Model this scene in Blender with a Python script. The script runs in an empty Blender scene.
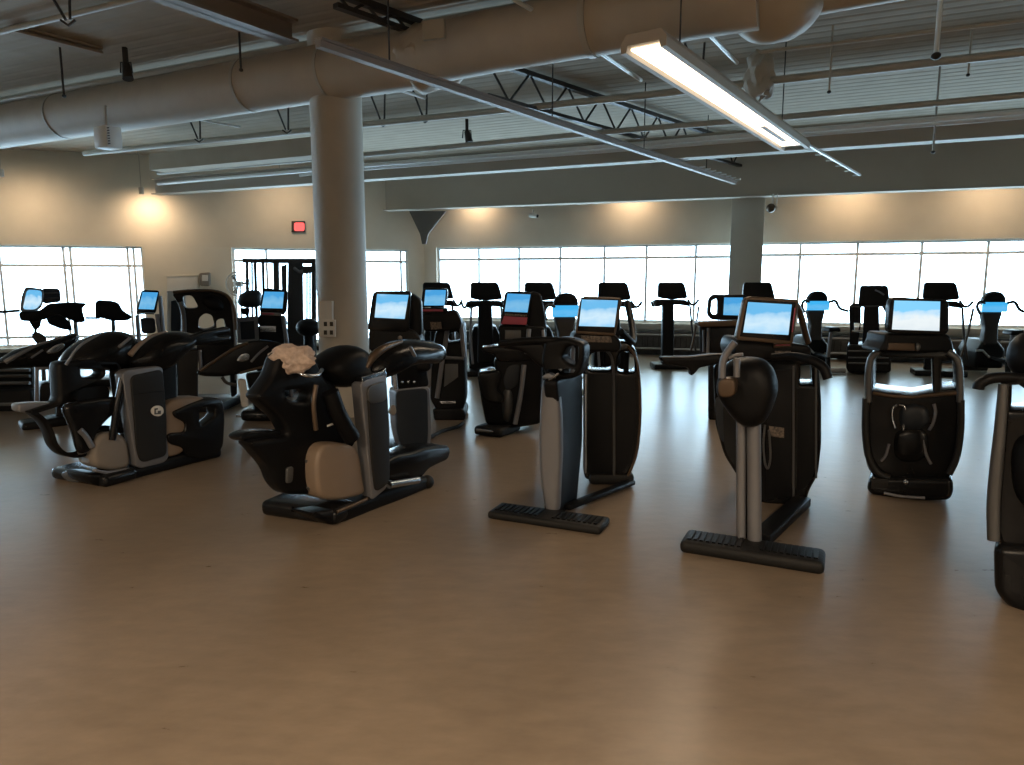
import bpy, bmesh, math, random
from mathutils import Vector, Matrix
random.seed(7)
C = bpy.context.scene.collection
# ------------------------------------------------------------------ camera
F = 700.0; EYE = 1.6; TH = math.atan(99/F); ct, st = math.cos(TH), math.sin(TH)
cam = bpy.data.cameras.new('camera'); co = bpy.data.objects.new('camera', cam); C.objects.link(co)
co.location = (0,0,EYE); co.rotation_euler = (math.pi/2-TH,0,0)
cam.sensor_width = 36; cam.lens = 36*F/1024; cam.clip_end = 200; cam.clip_start = .05
bpy.context.scene.camera = co
def ray(px,py):
    u=(px-512)/F; v=(382.5-py)/F
    return Vector((u, ct+v*st, -st+v*ct))
EY = Vector((0,0,EYE))
def P(px,py,D): r=ray(px,py); return EY+r*(D/r.y)       # a point at distance D
def Z(px,py,z): r=ray(px,py); return EY+r*((z-EYE)/r.z) # a point at height z
def G(px,py): return Z(px,py,0)
class Plane:
    def __init__(s,O,u):
        s.O=Vector((O[0],O[1],0)); s.u=Vector((u[0],u[1],0)).normalized()
        n=Vector((-s.u.y,s.u.x,0))
        if n.dot(s.O)<0: n=-n
        s.n=n
    def hit(s,px,py,off=0):
        r=ray(px,py); o=s.O+s.n*off
        return EY+r*((o-EY).dot(s.n)/r.dot(s.n))
    def sz(s,px,py,off=0):
        p=s.hit(px,py,off); return ((p-s.O).dot(s.u),p.z)
    def w(s,a,z,off=0): return s.O+s.u*a+s.n*off+Vector((0,0,z))
def front(D,px=None):
    if px is None: return Plane((0,D),(1,0))
    c=P(px,300,D); r=ray(px,300); return Plane((c.x,c.y),(r.y,-r.x))   # square to the line of sight
# ------------------------------------------------------------------ materials
def mat(name,col,rough=.5,metal=0,spec=.5,noise=0,nscale=8,emit=None,es=0,bump=0,rvar=0,coat=0):
    m=bpy.data.materials.new(name); m.use_nodes=True; nt=m.node_tree; b=nt.nodes['Principled BSDF']
    b.inputs['Roughness'].default_value=rough; b.inputs['Metallic'].default_value=metal
    b.inputs['Specular IOR Level'].default_value=spec; b.inputs['Coat Weight'].default_value=coat
    b.inputs['Base Color'].default_value=(*col,1)
    tc=nt.nodes.new('ShaderNodeTexCoord'); nz=nt.nodes.new('ShaderNodeTexNoise'); nz.inputs['Scale'].default_value=nscale; nz.inputs['Detail'].default_value=5
    nt.links.new(tc.outputs['Object'],nz.inputs['Vector'])
    n=noise if noise else .03
    cr=nt.nodes.new('ShaderNodeValToRGB'); cr.color_ramp.elements[0].position=.3; cr.color_ramp.elements[1].position=.7
    cr.color_ramp.elements[0].color=(*[c*(1-n) for c in col],1); cr.color_ramp.elements[1].color=(*[min(1,c*(1+n)) for c in col],1)
    nt.links.new(nz.outputs['Fac'],cr.inputs['Fac']); nt.links.new(cr.outputs['Color'],b.inputs['Base Color'])
    if bump:
        bp=nt.nodes.new('ShaderNodeBump'); bp.inputs['Strength'].default_value=bump; bp.inputs['Distance'].default_value=.01
        nt.links.new(nz.outputs['Fac'],bp.inputs['Height']); nt.links.new(bp.outputs['Normal'],b.inputs['Normal'])
    if rvar:
        mr=nt.nodes.new('ShaderNodeMapRange'); mr.inputs['To Min'].default_value=rough-rvar; mr.inputs['To Max'].default_value=rough+rvar
        nt.links.new(nz.outputs['Fac'],mr.inputs['Value']); nt.links.new(mr.outputs['Result'],b.inputs['Roughness'])
    if emit: b.inputs['Emission Color'].default_value=(*emit,1); b.inputs['Emission Strength'].default_value=es
    return m
M={}
M['black']=mat('black_plastic',(.004,.004,.0045),.45,spec=.16)
M['gloss']=mat('gloss_black',(.006,.006,.0065),.24,spec=.22)
M['rubber']=mat('rubber',(.005,.0048,.0045),.65,spec=.3,bump=.3,nscale=60)
M['panel']=mat('charcoal_panel',(.013,.0125,.012),.55,spec=.25)
M['bluepanel']=mat('blue_black_panel',(.012,.016,.022),.45,spec=.35)
M['grey']=mat('grey_metal',(.09,.09,.09),.4,.5)
M['silver']=mat('silver_paint',(.165,.165,.175),.42,.4)
M['chrome']=mat('chrome',(.42,.44,.47),.22,1)
M['beige']=mat('beige_shell',(.165,.142,.118),.5)
M['tan']=mat('tan_shell',(.185,.135,.095),.5)
M['bronze']=mat('bronze_trim',(.085,.055,.033),.4,.4)
M['red']=mat('red_print',(.35,.05,.08),.5)
M['keys']=mat('keypad',(.10,.075,.055),.5,noise=.9,nscale=60)
M['white']=mat('white_paint',(.6,.58,.54),.5)
M['wall']=mat('wall_paint',(.60,.55,.46),.8,noise=.03,nscale=3)
M['column']=mat('column_paint',(.45,.41,.345),.6,noise=.03,nscale=4)
M['deck']=mat('deck_paint',(.35,.30,.235),.85,noise=.06,nscale=3,spec=.2)
M['steel']=mat('steel_paint',(.40,.36,.30),.6,noise=.03,nscale=2)
M['brown']=mat('brown_track',(.20,.16,.13),.5)
M['brace']=mat('brace_grey',(.12,.11,.10),.6)
M['duct']=mat('duct_paint',(.40,.345,.27),.55,noise=.05,nscale=4)
M['pipe']=mat('pipe_paint',(.36,.34,.29),.45)
M['pale']=mat('pale_conduit',(.70,.72,.72),.35,.2)
M['darksteel']=mat('dark_steel',(.035,.03,.026),.5,.3)
M['frame']=mat('window_frame',(.8,.82,.82),.45,.2)  # lightened so the colour carries the glare of the bright panes
M['sill']=mat('sill_stone',(.30,.275,.235),.6)
M['heater']=mat('heater_enamel',(.06,.055,.05),.45,noise=.3,nscale=10)
M['rail']=mat('rail_metal',(.34,.33,.31),.4,.4)
M['towel']=mat('towel_cloth',(.46,.36,.30),.9,noise=.25,nscale=30,bump=.8)
M['iron']=mat('weights',(.02,.02,.022),.4,.4)
def screen(name,c0,c1,c2,es,flip=False):
    m=bpy.data.materials.new(name); m.use_nodes=True; nt=m.node_tree; b=nt.nodes['Principled BSDF']
    b.inputs['Base Color'].default_value=(.01,.01,.01,1); b.inputs['Roughness'].default_value=.15
    tc=nt.nodes.new('ShaderNodeTexCoord'); sp=nt.nodes.new('ShaderNodeSeparateXYZ'); nt.links.new(tc.outputs['Generated'],sp.inputs[0])
    cr=nt.nodes.new('ShaderNodeValToRGB'); e=cr.color_ramp.elements; e[0].position=0; e[0].color=(*c1,1); e[1].position=1; e[1].color=(*c0,1)
    k=e.new(.35); k.color=(*c2,1); k=e.new(.62); k.color=(*[(a+b_)/2 for a,b_ in zip(c0,c2)],1); k=e.new(.7); k.color=(*c0,1)
    nz=nt.nodes.new('ShaderNodeTexNoise'); nz.inputs['Scale'].default_value=3.2; nz.inputs['Detail'].default_value=2; nt.links.new(tc.outputs['Generated'],nz.inputs['Vector'])
    ma=nt.nodes.new('ShaderNodeMath'); ma.operation='MULTIPLY_ADD'; ma.inputs[1].default_value=.55; nt.links.new(nz.outputs['Fac'],ma.inputs[0]); 
    a2=nt.nodes.new('ShaderNodeMath'); a2.operation='SUBTRACT'; a2.inputs[1].default_value=.27; nt.links.new(sp.outputs['Z'],a2.inputs[0])
    nt.links.new(a2.outputs[0],ma.inputs[2]); nt.links.new(ma.outputs[0],cr.inputs['Fac'])
    nt.links.new(cr.outputs['Color'],b.inputs['Emission Color']); b.inputs['Emission Strength'].default_value=es
    return m
M['scr_a']=screen('display_sky',(.12,.42,.72),(.26,.55,.80),(.52,.70,.82),1.0)
M['scr_b']=screen('display_pale',(.20,.55,.85),(.62,.70,.74),(.72,.78,.80),1.0)
M['scr_c']=screen('display_blue',(.05,.30,.62),(.09,.36,.65),(.16,.42,.66),1.0)
M['scr_s']=screen('display_cyan',(.04,.38,.75),(.06,.38,.72),(.10,.42,.74),1.0)
m=bpy.data.materials.new('lamp_glow'); m.use_nodes=True; b=m.node_tree.nodes['Principled BSDF']
b.inputs['Emission Color'].default_value=(1,.80,.58,1); b.inputs['Emission Strength'].default_value=3.2; M['glow']=m
m=bpy.data.materials.new('exit_red'); m.use_nodes=True; b=m.node_tree.nodes['Principled BSDF']
b.inputs['Base Color'].default_value=(.8,.1,.1,1); b.inputs['Emission Color'].default_value=(1,.13,.13,1); b.inputs['Emission Strength'].default_value=.8; M['exit']=m
# glass
m=bpy.data.materials.new('window_glass'); m.use_nodes=True; nt=m.node_tree; nt.nodes.clear()
o=nt.nodes.new('ShaderNodeOutputMaterial'); mx=nt.nodes.new('ShaderNodeMixShader'); tr=nt.nodes.new('ShaderNodeBsdfTransparent'); gl=nt.nodes.new('ShaderNodeBsdfGlossy')
tr.inputs[0].default_value=(.95,.98,.98,1); gl.inputs['Roughness'].default_value=.02; mx.inputs[0].default_value=.06
nt.links.new(tr.outputs[0],mx.inputs[1]); nt.links.new(gl.outputs[0],mx.inputs[2]); nt.links.new(mx.outputs[0],o.inputs[0]); M['glass']=m
# floor: sealed concrete
m=bpy.data.materials.new('floor_concrete'); m.use_nodes=True; nt=m.node_tree; b=nt.nodes['Principled BSDF']
tc=nt.nodes.new('ShaderNodeTexCoord')
def nz(s,d,v=tc.outputs['Object']):
    n=nt.nodes.new('ShaderNodeTexNoise'); n.inputs['Scale'].default_value=s; n.inputs['Detail'].default_value=d; n.inputs['Roughness'].default_value=.6; nt.links.new(v,n.inputs['Vector']); return n
n1=nz(.9,6); n2=nz(9,8)
mp=nt.nodes.new('ShaderNodeMapping'); mp.inputs['Scale'].default_value=(1,2.6,1); mp.inputs['Rotation'].default_value=(0,0,.35); nt.links.new(tc.outputs['Object'],mp.inputs[0]); n3=nz(5,6,mp.outputs[0])
cr=nt.nodes.new('ShaderNodeValToRGB'); e=cr.color_ramp.elements; e[0].position=.25; e[0].color=(.148,.113,.081,1); e[1].position=.75; e[1].color=(.200,.155,.113,1)
nt.links.new(n1.outputs['Fac'],cr.inputs['Fac'])
c2=nt.nodes.new('ShaderNodeValToRGB'); e=c2.color_ramp.elements; e[0].position=.3; e[0].color=(.88,.88,.88,1); e[1].position=.72; e[1].color=(1.12,1.12,1.12,1); nt.links.new(n3.outputs['Fac'],c2.inputs['Fac'])
mu=nt.nodes.new('ShaderNodeMixRGB'); mu.blend_type='MULTIPLY'; mu.inputs[0].default_value=1; nt.links.new(cr.outputs[0],mu.inputs[1]); nt.links.new(c2.outputs[0],mu.inputs[2]); nt.links.new(mu.outputs[0],b.inputs['Base Color'])
mr=nt.nodes.new('ShaderNodeMapRange'); mr.inputs['To Min'].default_value=.25; mr.inputs['To Max'].default_value=.33; nt.links.new(n3.outputs['Fac'],mr.inputs['Value']); nt.links.new(mr.outputs[0],b.inputs['Roughness'])
bp=nt.nodes.new('ShaderNodeBump'); bp.inputs['Strength'].default_value=.25; bp.inputs['Distance'].default_value=.006; nt.links.new(n2.outputs['Fac'],bp.inputs['Height']); nt.links.new(bp.outputs[0],b.inputs['Normal'])
b.inputs['Specular IOR Level'].default_value=.24
M['floor']=m
# ------------------------------------------------------------------ mesh helpers
def shade(me,smooth):
    if smooth:
        me.polygons.foreach_set('use_smooth',[True]*len(me.polygons))
        try: me.set_sharp_from_angle(angle=math.radians(38))
        except Exception: pass
def link(name,me,m,parent=None,smooth=True):
    """world-space mesh -> object; children are re-based on their thing's location"""
    shade(me,smooth); me.materials.clear(); me.materials.append(M[m])
    o=bpy.data.objects.new(name,me); C.objects.link(o)
    if parent is not None:
        r=parent
        while r.parent: r=r.parent
        me.transform(Matrix.Translation(-r.location)); o.parent=parent
    else:
        bb=[v.co for v in me.vertices]; c=Vector((sum(v.x for v in bb)/len(bb),sum(v.y for v in bb)/len(bb),min(v.z for v in bb)))
        me.transform(Matrix.Translation(-c)); o.location=c
    return o
def tag(o,label=None,cat=None,group=None,kind=None):
    if label: o['label']=label
    if cat: o['category']=cat
    if group: o['group']=group
    if kind: o['kind']=kind
    return o
def thing(name,label,cat,loc,group=None):
    o=bpy.data.objects.new(name,None); C.objects.link(o); o.location=(loc[0],loc[1],loc[2] if len(loc)>2 else 0); o.empty_display_size=.1
    return tag(o,label,cat,group)
def fm(verts,faces):
    me=bpy.data.meshes.new('m'); me.from_pydata([tuple(v) for v in verts],[],faces); me.update()
    bm=bmesh.new(); bm.from_mesh(me); bmesh.ops.recalc_face_normals(bm,faces=bm.faces); bm.to_mesh(me); bm.free(); return me
def chaikin(p,n,closed=True):
    for _ in range(n):
        q=[]
        L=len(p)
        for i in range(L if closed else L-1):
            a,b=p[i],p[(i+1)%L]
            q.append(tuple(a[k]*.78+b[k]*.22 for k in range(len(a)))); q.append(tuple(a[k]*.22+b[k]*.78 for k in range(len(a))))
        if not closed: q=[p[0]]+q+[p[-1]]
        p=q
    return p
def fillet(p,rmax=.05):
    out=[];n=len(p)
    for i in range(n):
        a=Vector(p[i-1][:2]);b=Vector(p[i][:2]);c=Vector(p[(i+1)%n][:2])
        d=min(rmax,.42*(a-b).length,.42*(c-b).length); s=b+(a-b).normalized()*d; e=b+(c-b).normalized()*d
        for t in(0,.25,.5,.75,1): v=s*(1-t)**2+b*(2*t*(1-t))+e*t*t; out.append((v.x,v.y))
    return out
def slab(name,pl,pts,t,m,parent=None,off=0,holes=(),bev=.006,sm=1,local=False,hsm=None):
    """an outline standing in plane pl, t thick away from the viewer, with rounded edges"""
    cu=bpy.data.curves.new('c','CURVE'); cu.dimensions='2D'; cu.fill_mode='BOTH'
    def add(ps,s):
        q=list(ps) if local else [pl.sz(x,y,off) for x,y in ps]
        q=fillet(q) if s==1 else chaikin(q,s)
        sp=cu.splines.new('POLY'); sp.points.add(len(q)-1); sp.use_cyclic_u=True
        for i,(a,z) in enumerate(q): sp.points[i].co=(a,z,0,1)
    add(pts,sm)
    for h in holes: add(h,sm if hsm is None else hsm)
    bev=min(bev,t*.45)
    cu.extrude=t/2-bev; cu.bevel_depth=bev; cu.bevel_resolution=2; cu.offset=-bev
    o=bpy.data.objects.new('t',cu); C.objects.link(o)
    dg=bpy.context.evaluated_depsgraph_get(); me=bpy.data.meshes.new_from_object(o.evaluated_get(dg))
    bpy.data.objects.remove(o); bpy.data.curves.remove(cu)
    n=pl.n; u=pl.u; O=pl.O+n*(off+t/2)
    mw=Matrix(((u.x,0,n.x,O.x),(u.y,0,n.y,O.y),(0,1,0,0),(0,0,0,1)))
    me.transform(mw)
    m2=bpy.data.meshes.new('s'); m2.from_pydata([v.co[:] for v in me.vertices],[],[tuple(f.vertices) for f in me.polygons]); bpy.data.meshes.remove(me); me=m2
    bm=bmesh.new(); bm.from_mesh(me); bmesh.ops.remove_doubles(bm,verts=bm.verts,dist=.0002); bmesh.ops.recalc_face_normals(bm,faces=bm.faces); bm.to_mesh(me); bm.free()
    return link(name,me,m,parent)
def pillow(name,pl,pts,t,m,parent=None,off=0,sm=2,e=.75):
    """a rounded shell filling the outline"""
    q=chaikin([pl.sz(x,y,off+t/2) for x,y in pts],sm); n=len(q)
    c=(sum(a for a,_ in q)/n,sum(b for _,b in q)/n)
    vs=[];fs=[];ph=[-80,-62,-42,-20,0,20,42,62,80]
    for k in ph:
        s=math.cos(math.radians(k))**e; d=math.sin(math.radians(k))*t/2
        for a,z in q: vs.append(pl.w(c[0]+(a-c[0])*s,c[1]+(z-c[1])*s,off+t/2+d))
    for r in range(len(ph)-1):
        for i in range(n): fs.append((r*n+i,r*n+(i+1)%n,(r+1)*n+(i+1)%n,(r+1)*n+i))
    for base,dd in ((0,0),((len(ph)-1)*n,t)):
        vs.append(pl.w(c[0],c[1],off+dd)); k=len(vs)-1
        for i in range(n): fs.append((base+i,base+(i+1)%n,k))
    return link(name,fm(vs,fs),m,parent)
def sweep(pts,rad,seg=10,smooth=2,flat=1.0):
    pts=[tuple(p) for p in pts]
    rs=rad if isinstance(rad,(list,tuple)) else [rad]*len(pts)
    q=[(*p,r) for p,r in zip(pts,rs)]
    if smooth and len(q)>2: q=chaikin(q,smooth,False)
    P3=[Vector(a[:3]) for a in q]; R=[a[3] for a in q]
    vs=[];fs=[];up=None
    for i,p in enumerate(P3):
        t=(P3[min(i+1,len(P3)-1)]-P3[max(i-1,0)]).normalized()
        if up is None:
            up=Vector((0,0,1)) if abs(t.z)<.9 else Vector((0,1,0))
        x=t.cross(up).normalized(); up=x.cross(t).normalized()
        for k in range(seg):
            a=2*math.pi*k/seg; vs.append(p+(x*math.cos(a)+up*math.sin(a)*flat)*R[i])
    n=len(P3)
    for i in range(n-1):
        for k in range(seg): fs.append((i*seg+k,i*seg+(k+1)%seg,(i+1)*seg+(k+1)%seg,(i+1)*seg+k))
    fs.append(tuple(range(seg))); fs.append(tuple(range((n-1)*seg,n*seg)))
    return vs,fs
def tube(name,pts,r,m,parent=None,seg=10,smooth=2,flat=1.0):
    return link(name,fm(*sweep(pts,r,seg,smooth,flat)),m,parent)
def merge(*vf):
    V=[];Fs=[]
    for v,f in vf:
        b=len(V); V+=list(v); Fs+=[tuple(i+b for i in q) for q in f]
    return V,Fs
def boxvf(c,s,yaw=0,tilt=0):
    """box: centre, size, turned clockwise by yaw (seen from above)"""
    u=Vector((math.cos(yaw),-math.sin(yaw),0)); n=Vector((math.sin(yaw),math.cos(yaw),0)); w=Vector((0,0,1))
    if tilt: n,w=n*math.cos(tilt)+w*math.sin(tilt), w*math.cos(tilt)-n*math.sin(tilt)
    c=Vector(c); vs=[c+u*(s[0]/2*i)+n*(s[1]/2*j)+w*(s[2]/2*k) for i in(-1,1) for j in(-1,1) for k in(-1,1)]
    return vs,[(0,1,3,2),(4,6,7,5),(0,4,5,1),(2,3,7,6),(0,2,6,4),(1,5,7,3)]
def bevel_me(me,b,seg=2):
    bm=bmesh.new(); bm.from_mesh(me)
    bmesh.ops.bevel(bm,geom=[e for e in bm.edges if len(e.link_faces)==2 and e.calc_face_angle()>.6],offset=b,segments=seg,affect='EDGES',profile=.5,clamp_overlap=True)
    bm.to_mesh(me); bm.free(); return me
def box(name,c,s,m,parent=None,yaw=0,tilt=0,bev=.006):
    me=fm(*boxvf(c,s,yaw,tilt))
    if bev: bevel_me(me,bev)
    return link(name,me,m,parent)
def beamvf(a,b,w,h):
    """a straight bar of w x h from a to b (tops level)"""
    a=Vector(a);b=Vector(b); t=(b-a).normalized(); x=t.cross(Vector((0,0,1)))
    x=x.normalized() if x.length>1e-4 else Vector((1,0,0)); y=x.cross(t)
    vs=[p+x*(w/2*i)+y*(h/2*j) for p in(a,b) for i,j in((-1,-1),(1,-1),(1,1),(-1,1))]
    return vs,[(0,1,2,3),(4,5,6,7),(0,1,5,4),(1,2,6,5),(2,3,7,6),(3,0,4,7)]
def ball(name,c,r,m,parent=None,s=(1,1,1)):
    bm=bmesh.new(); bmesh.ops.create_uvsphere(bm,u_segments=20,v_segments=12,radius=r)
    me=bpy.data.meshes.new('b'); bm.to_mesh(me); bm.free()
    me.transform(Matrix.Translation(Vector(c))@Matrix.Diagonal((*s,1))); return link(name,me,m,parent)
def copy_tree(root,loc,rz,label,group=None,name=None):
    r=root.copy(); C.objects.link(r); r.location=loc; r.rotation_euler=(0,0,rz); r['label']=label
    if group: r['group']=group
    for ch in list(root.children):
        c=ch.copy(); C.objects.link(c); c.parent=r
        for g in ch.children:
            d=g.copy(); C.objects.link(d); d.parent=c
    return r
# ------------------------------------------------------------------ the room
CORNER=P(425,300,17.5); WR=P(1024,300,13.8); WL=P(0,300,15.3)
for v in (CORNER,WR,WL): v.z=0
H=4.42
db=(WR-CORNER).normalized(); dl=(WL-CORNER).normalized()
R_END=CORNER+db*27; L_END=CORNER+dl*19
nb=Vector((db.y,-db.x,0)); nb=nb if nb.dot(-CORNER)>0 else -nb
nl=Vector((dl.y,-dl.x,0)); nl=nl if nl.dot(-CORNER)>0 else -nl
PB=Plane(CORNER,db); PLW=Plane(WL,-dl)     # their inner faces; normals point outwards
def wall_with_holes(name,pl,a0,a1,holes,t=.25):
    o=slab(name,pl,[(a0,0),(a1,0),(a1,H),(a0,H)],t,'wall',None,0,[[(h[0],h[2]),(h[1],h[2]),(h[1],h[3]),(h[0],h[3])] for h in holes],bev=.001,sm=0,local=True)
    tag(o,kind='structure'); return o
def pb_a(px,py): return PB.sz(px,py)
# back wall openings
zt=pb_a(700,243.5)[1]; zb=pb_a(850,326)[1]
b1=(pb_a(437,300)[0],pb_a(734,300)[0],zb,zt); b2=(pb_a(757,300)[0],24.5,zb,zt)
wall_with_holes('wall_back',PB,-.2,27,[b1,b2])
pl_a=PLW.sz
l1=(pl_a(-110,300)[0],pl_a(146,300)[0],.2,pl_a(70,245.5)[1]); l2=(pl_a(234,300)[0],pl_a(409,300)[0],.2,pl_a(320,248.5)[1])
Lw=(CORNER-WL).length
wall_with_holes('wall_left',PLW,-3.6,Lw+.0,[l1,l2])
def window(n,pl,h,ver,trans,extra=()):
    """one glazed opening: frame with mullions, panes"""
    a0,a1,z0,z1=h; t=.07; off=.12
    bars=[boxvf(pl.w((a0+a1)/2,z1-.02,off),(a1-a0,.08,.05),0)]
    def bar(x0,x1,y0,y1,d=.08):
        c=pl.w((x0+x1)/2,(y0+y1)/2,off); yw=-math.atan2(pl.u.y,pl.u.x); return boxvf(c,(x1-x0,d,y1-y0),yw)
    bars=[bar(a0,a1,z1-.05,z1),bar(a0,a1,z0,z0+.06),bar(a0,a0+.06,z0,z1),bar(a1-.06,a1,z0,z1)]
    for v in ver: bars.append(bar(v-.026,v+.026,z0,z1))
    for z in trans: bars.append(bar(a0,a1,z-.03,z+.03,.07))
    V,Fc=merge(*bars)
    e=thing('window_%d'%n,None,None,pl.w((a0+a1)/2,z0,off)); e['kind']='structure'
    link('window_frame',fm(V,Fc),'frame',e,False)
    link('glass_pane',fm(*bar(a0+.03,a1-.03,z0+.03,z1-.03,.006)),'glass',e,False)
window(1,PB,b1,[pb_a(x,300)[0] for x in(478,518,559,603,645,694)],[pb_a(600,258)[1]])
window(2,PB,b2,[pb_a(x,300)[0] for x in(798,855,919,985)]+[pb_a(985,300)[0]+1.42*k for k in range(1,9)],[pb_a(900,253.5)[1]])
window(3,PLW,l1,[pl_a(x,300)[0] for x in(-60,2,66,73,130,136)],[pl_a(70,265.5)[1],pl_a(70,337)[1]])
window(4,PLW,l2,[pl_a(x,300)[0] for x in(268,365,402)],[pl_a(300,261)[1],pl_a(300,330)[1]])
# remaining shell: right, behind, floor, ceiling
pts=[L_END,CORNER,R_END,Vector((14.5,-9,0)),Vector((-19,-9,0))]
def polymesh(ps,z0,z1):
    n=len(ps); vs=[Vector((p.x,p.y,z0)) for p in ps]+[Vector((p.x,p.y,z1)) for p in ps]
    return fm(vs,[tuple(range(n)),tuple(range(n,2*n))]+[(i,(i+1)%n,(i+1)%n+n,i+n) for i in range(n)])
out=[p+Vector((p.x*.02,p.y*.02,0)) for p in pts]
tag(link('floor',polymesh(out,-.2,0),'floor',None,False),kind='structure')
def plain_wall(name,a,b):
    d=(b-a); pl=Plane(a,d); 
    mid=(a+b)/2; c=Vector((0,3,0))
    n=pl.n if pl.n.dot(mid-c)>0 else -pl.n
    m_=mid+n*.1; m_.z=H/2
    tag(link(name,fm(*boxvf(m_,(d.length,.2,H),-math.atan2(d.y,d.x))),'wall',None,False),kind='structure')
plain_wall('wall_right',R_END,pts[3]); plain_wall('wall_behind',pts[3],pts[4]); plain_wall('wall_far_left',pts[4],L_END)
# corrugated deck: ribs run along the pipes
ud=Vector((math.cos(math.radians(24.5)),-math.sin(math.radians(24.5)),0)); wd=Vector((-ud.y,ud.x,0))   # along pipes / across
prof=[];x=-24.0
while x<26:
    prof+=[(x,H-.004),(x+.11,H-.004),(x+.145,H+.004),(x+.165,H+.004)]; x+=.20
vs=[];fs=[]
for a,z in prof:
    for s in(-30,30): q=wd*a+ud*s; vs.append(Vector((q.x,q.y+3,z)))
n=len(prof)
for i in range(n-1): fs.append((2*i,2*i+1,2*i+3,2*i+2))
# roof slab above
b=len(vs)
for a in(-24,26.1):
    for s in(-30,30): q=wd*a+ud*s; vs.append(Vector((q.x,q.y+3,H+.25)))
fs+=[(b,b+1,b+3,b+2),(0,1,b+1,b),(2*n-2,2*n-1,b+3,b+2)]
ceil=fm(vs,fs)
tag(link('ceiling',ceil,'deck',None,False),kind='structure')
# sill, heater and rails under the back windows
def along(pl,a0,a1,z0,z1,o0,o1,m,name,parent=None,bev=.004):
    c=pl.w((a0+a1)/2,(z0+z1)/2,(o0+o1)/2)
    me=fm(*boxvf(c,(a1-a0,abs(o1-o0),z1-z0),-math.atan2(pl.u.y,pl.u.x)))
    if bev: bevel_me(me,bev)
    return link(name,me,m,parent)
tag(along(PB,.05,24.8,zb-.14,zb-.005,-.22,-.003,'sill','trim_1'),kind='structure')
tag(along(PLW,-3.2,Lw-.3,.12,.195,-.2,-.003,'sill','trim_2'),kind='structure')
tag(along(PB,.05,26.5,0,.1,-.02,-.002,'heater','baseboard_back'),kind='structure')
tag(along(PLW,-3.2,Lw-.05,0,.1,-.02,-.002,'heater','baseboard_left'),kind='structure')
for k,(a0,a1) in enumerate(((.3,7.6),(8.4,16.2),(16.6,24.4))):
    nm=['left','middle','right'][k]
    e=thing('baseboard_heater',['long dark convector heater under the windows left of the square pillar','long dark convector heater under the windows right of the square pillar','dark convector heater under the last windows on the far right'][k],'heater',PB.w((a0+a1)/2,0,-.2),'convector heaters under the back windows')
    along(PB,a0,a1,.10,zb-.2,-.2,-.04,'heater','casing',e)
    V,Fc=merge(*[boxvf(PB.w(a0+.05+(a1-a0-.1)*i/60,.31,-.207),(.02,.014,.2),-math.atan2(db.y,db.x)) for i in range(61)])
    link('grille',fm(V,Fc),'darksteel',e,False)
    for z in(.16,.47): tube('rail',[PB.w(a0,z,-.26),PB.w(a1,z,-.26)],.022,'rail',e,8,0)
    for a in(a0+.3,(a0+a1)/2,a1-.3): along(PB,a-.02,a+.02,0,.5,-.28,-.2,'darksteel','foot',e,0)
# ---- columns
cb=P(342.5,300,8.55); cz=0
vs,fs=sweep([Vector((cb.x,cb.y,0)),Vector((cb.x,cb.y,H+.0))],.298,48,0)
o=link('column',fm(vs,fs),'column'); tag(o,'round beige concrete pillar rising behind the machines left of centre','pillar')
sp=P(744,300,14.75)
o=box('column',(sp.x,sp.y,H/2),(.64,.5,H),'column',None,math.radians(18.5),bev=.01); tag(o,'square grey pillar against the back windows','pillar')
# panel on the round column
e=thing('electrical_box','cream electrical box fixed to the round pillar','box',(cb.x-.13,cb.y-.33,1.1))
pl8=front(8.17)
slab('enclosure',pl8,[(319,301),(332,301),(332,337),(319,337)],.09,'white',e,sm=0)
slab('socket_plate',front(8.15),[(322,320),(335,320),(335,337),(322,337)],.05,'white',e,sm=0)
V,Fc=merge(*[boxvf(P(x,y,8.145),(.035,.02,.05)) for x in(325.5,331.5) for y in(324,332.5)]); link('socket',fm(V,Fc),'darksteel',e,False)
# ------------------------------------------------------------------ ceiling services
def beam_px(name,a,b,z0,h,w,m,label,cat,group=None,flange=True,kind=None):
    p=Z(a[0],a[1],z0); q=Z(b[0],b[1],z0)
    up=Vector((0,0,1)); parts=[]
    if flange:
        parts=[beamvf(p+up*.012,q+up*.012,w,.024),beamvf(p+up*h/2,q+up*h/2,.02,h),beamvf(p+up*(h-.012),q+up*(h-.012),w,.024)]
    else: parts=[beamvf(p+up*h/2,q+up*h/2,w,h)]
    o=link(name,fm(*merge(*parts)),m,None,False); tag(o,label,cat,group,kind); return o
def ext(a,b,f0,f1):
    return (a[0]+(b[0]-a[0])*f0,a[1]+(b[1]-a[1])*f0),(a[0]+(b[0]-a[0])*f1,a[1]+(b[1]-a[1])*f1)
beam_px('roof_beam',(386,211),(1090,184.5),3.3,H-3.3,.30,'steel','deep pale steel beam running just in front of the back windows','beam')
beam_px('roof_beam',(156,195),(1100,131),3.52,.34,.24,'steel','long grey steel beam across the room behind the lit lamp','beam')
beam_px('air_duct',(158,171.5),(325,156.5),3.72,.30,.35,'deck','flat rectangular duct box against the upper left wall','duct',None,False)
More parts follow.
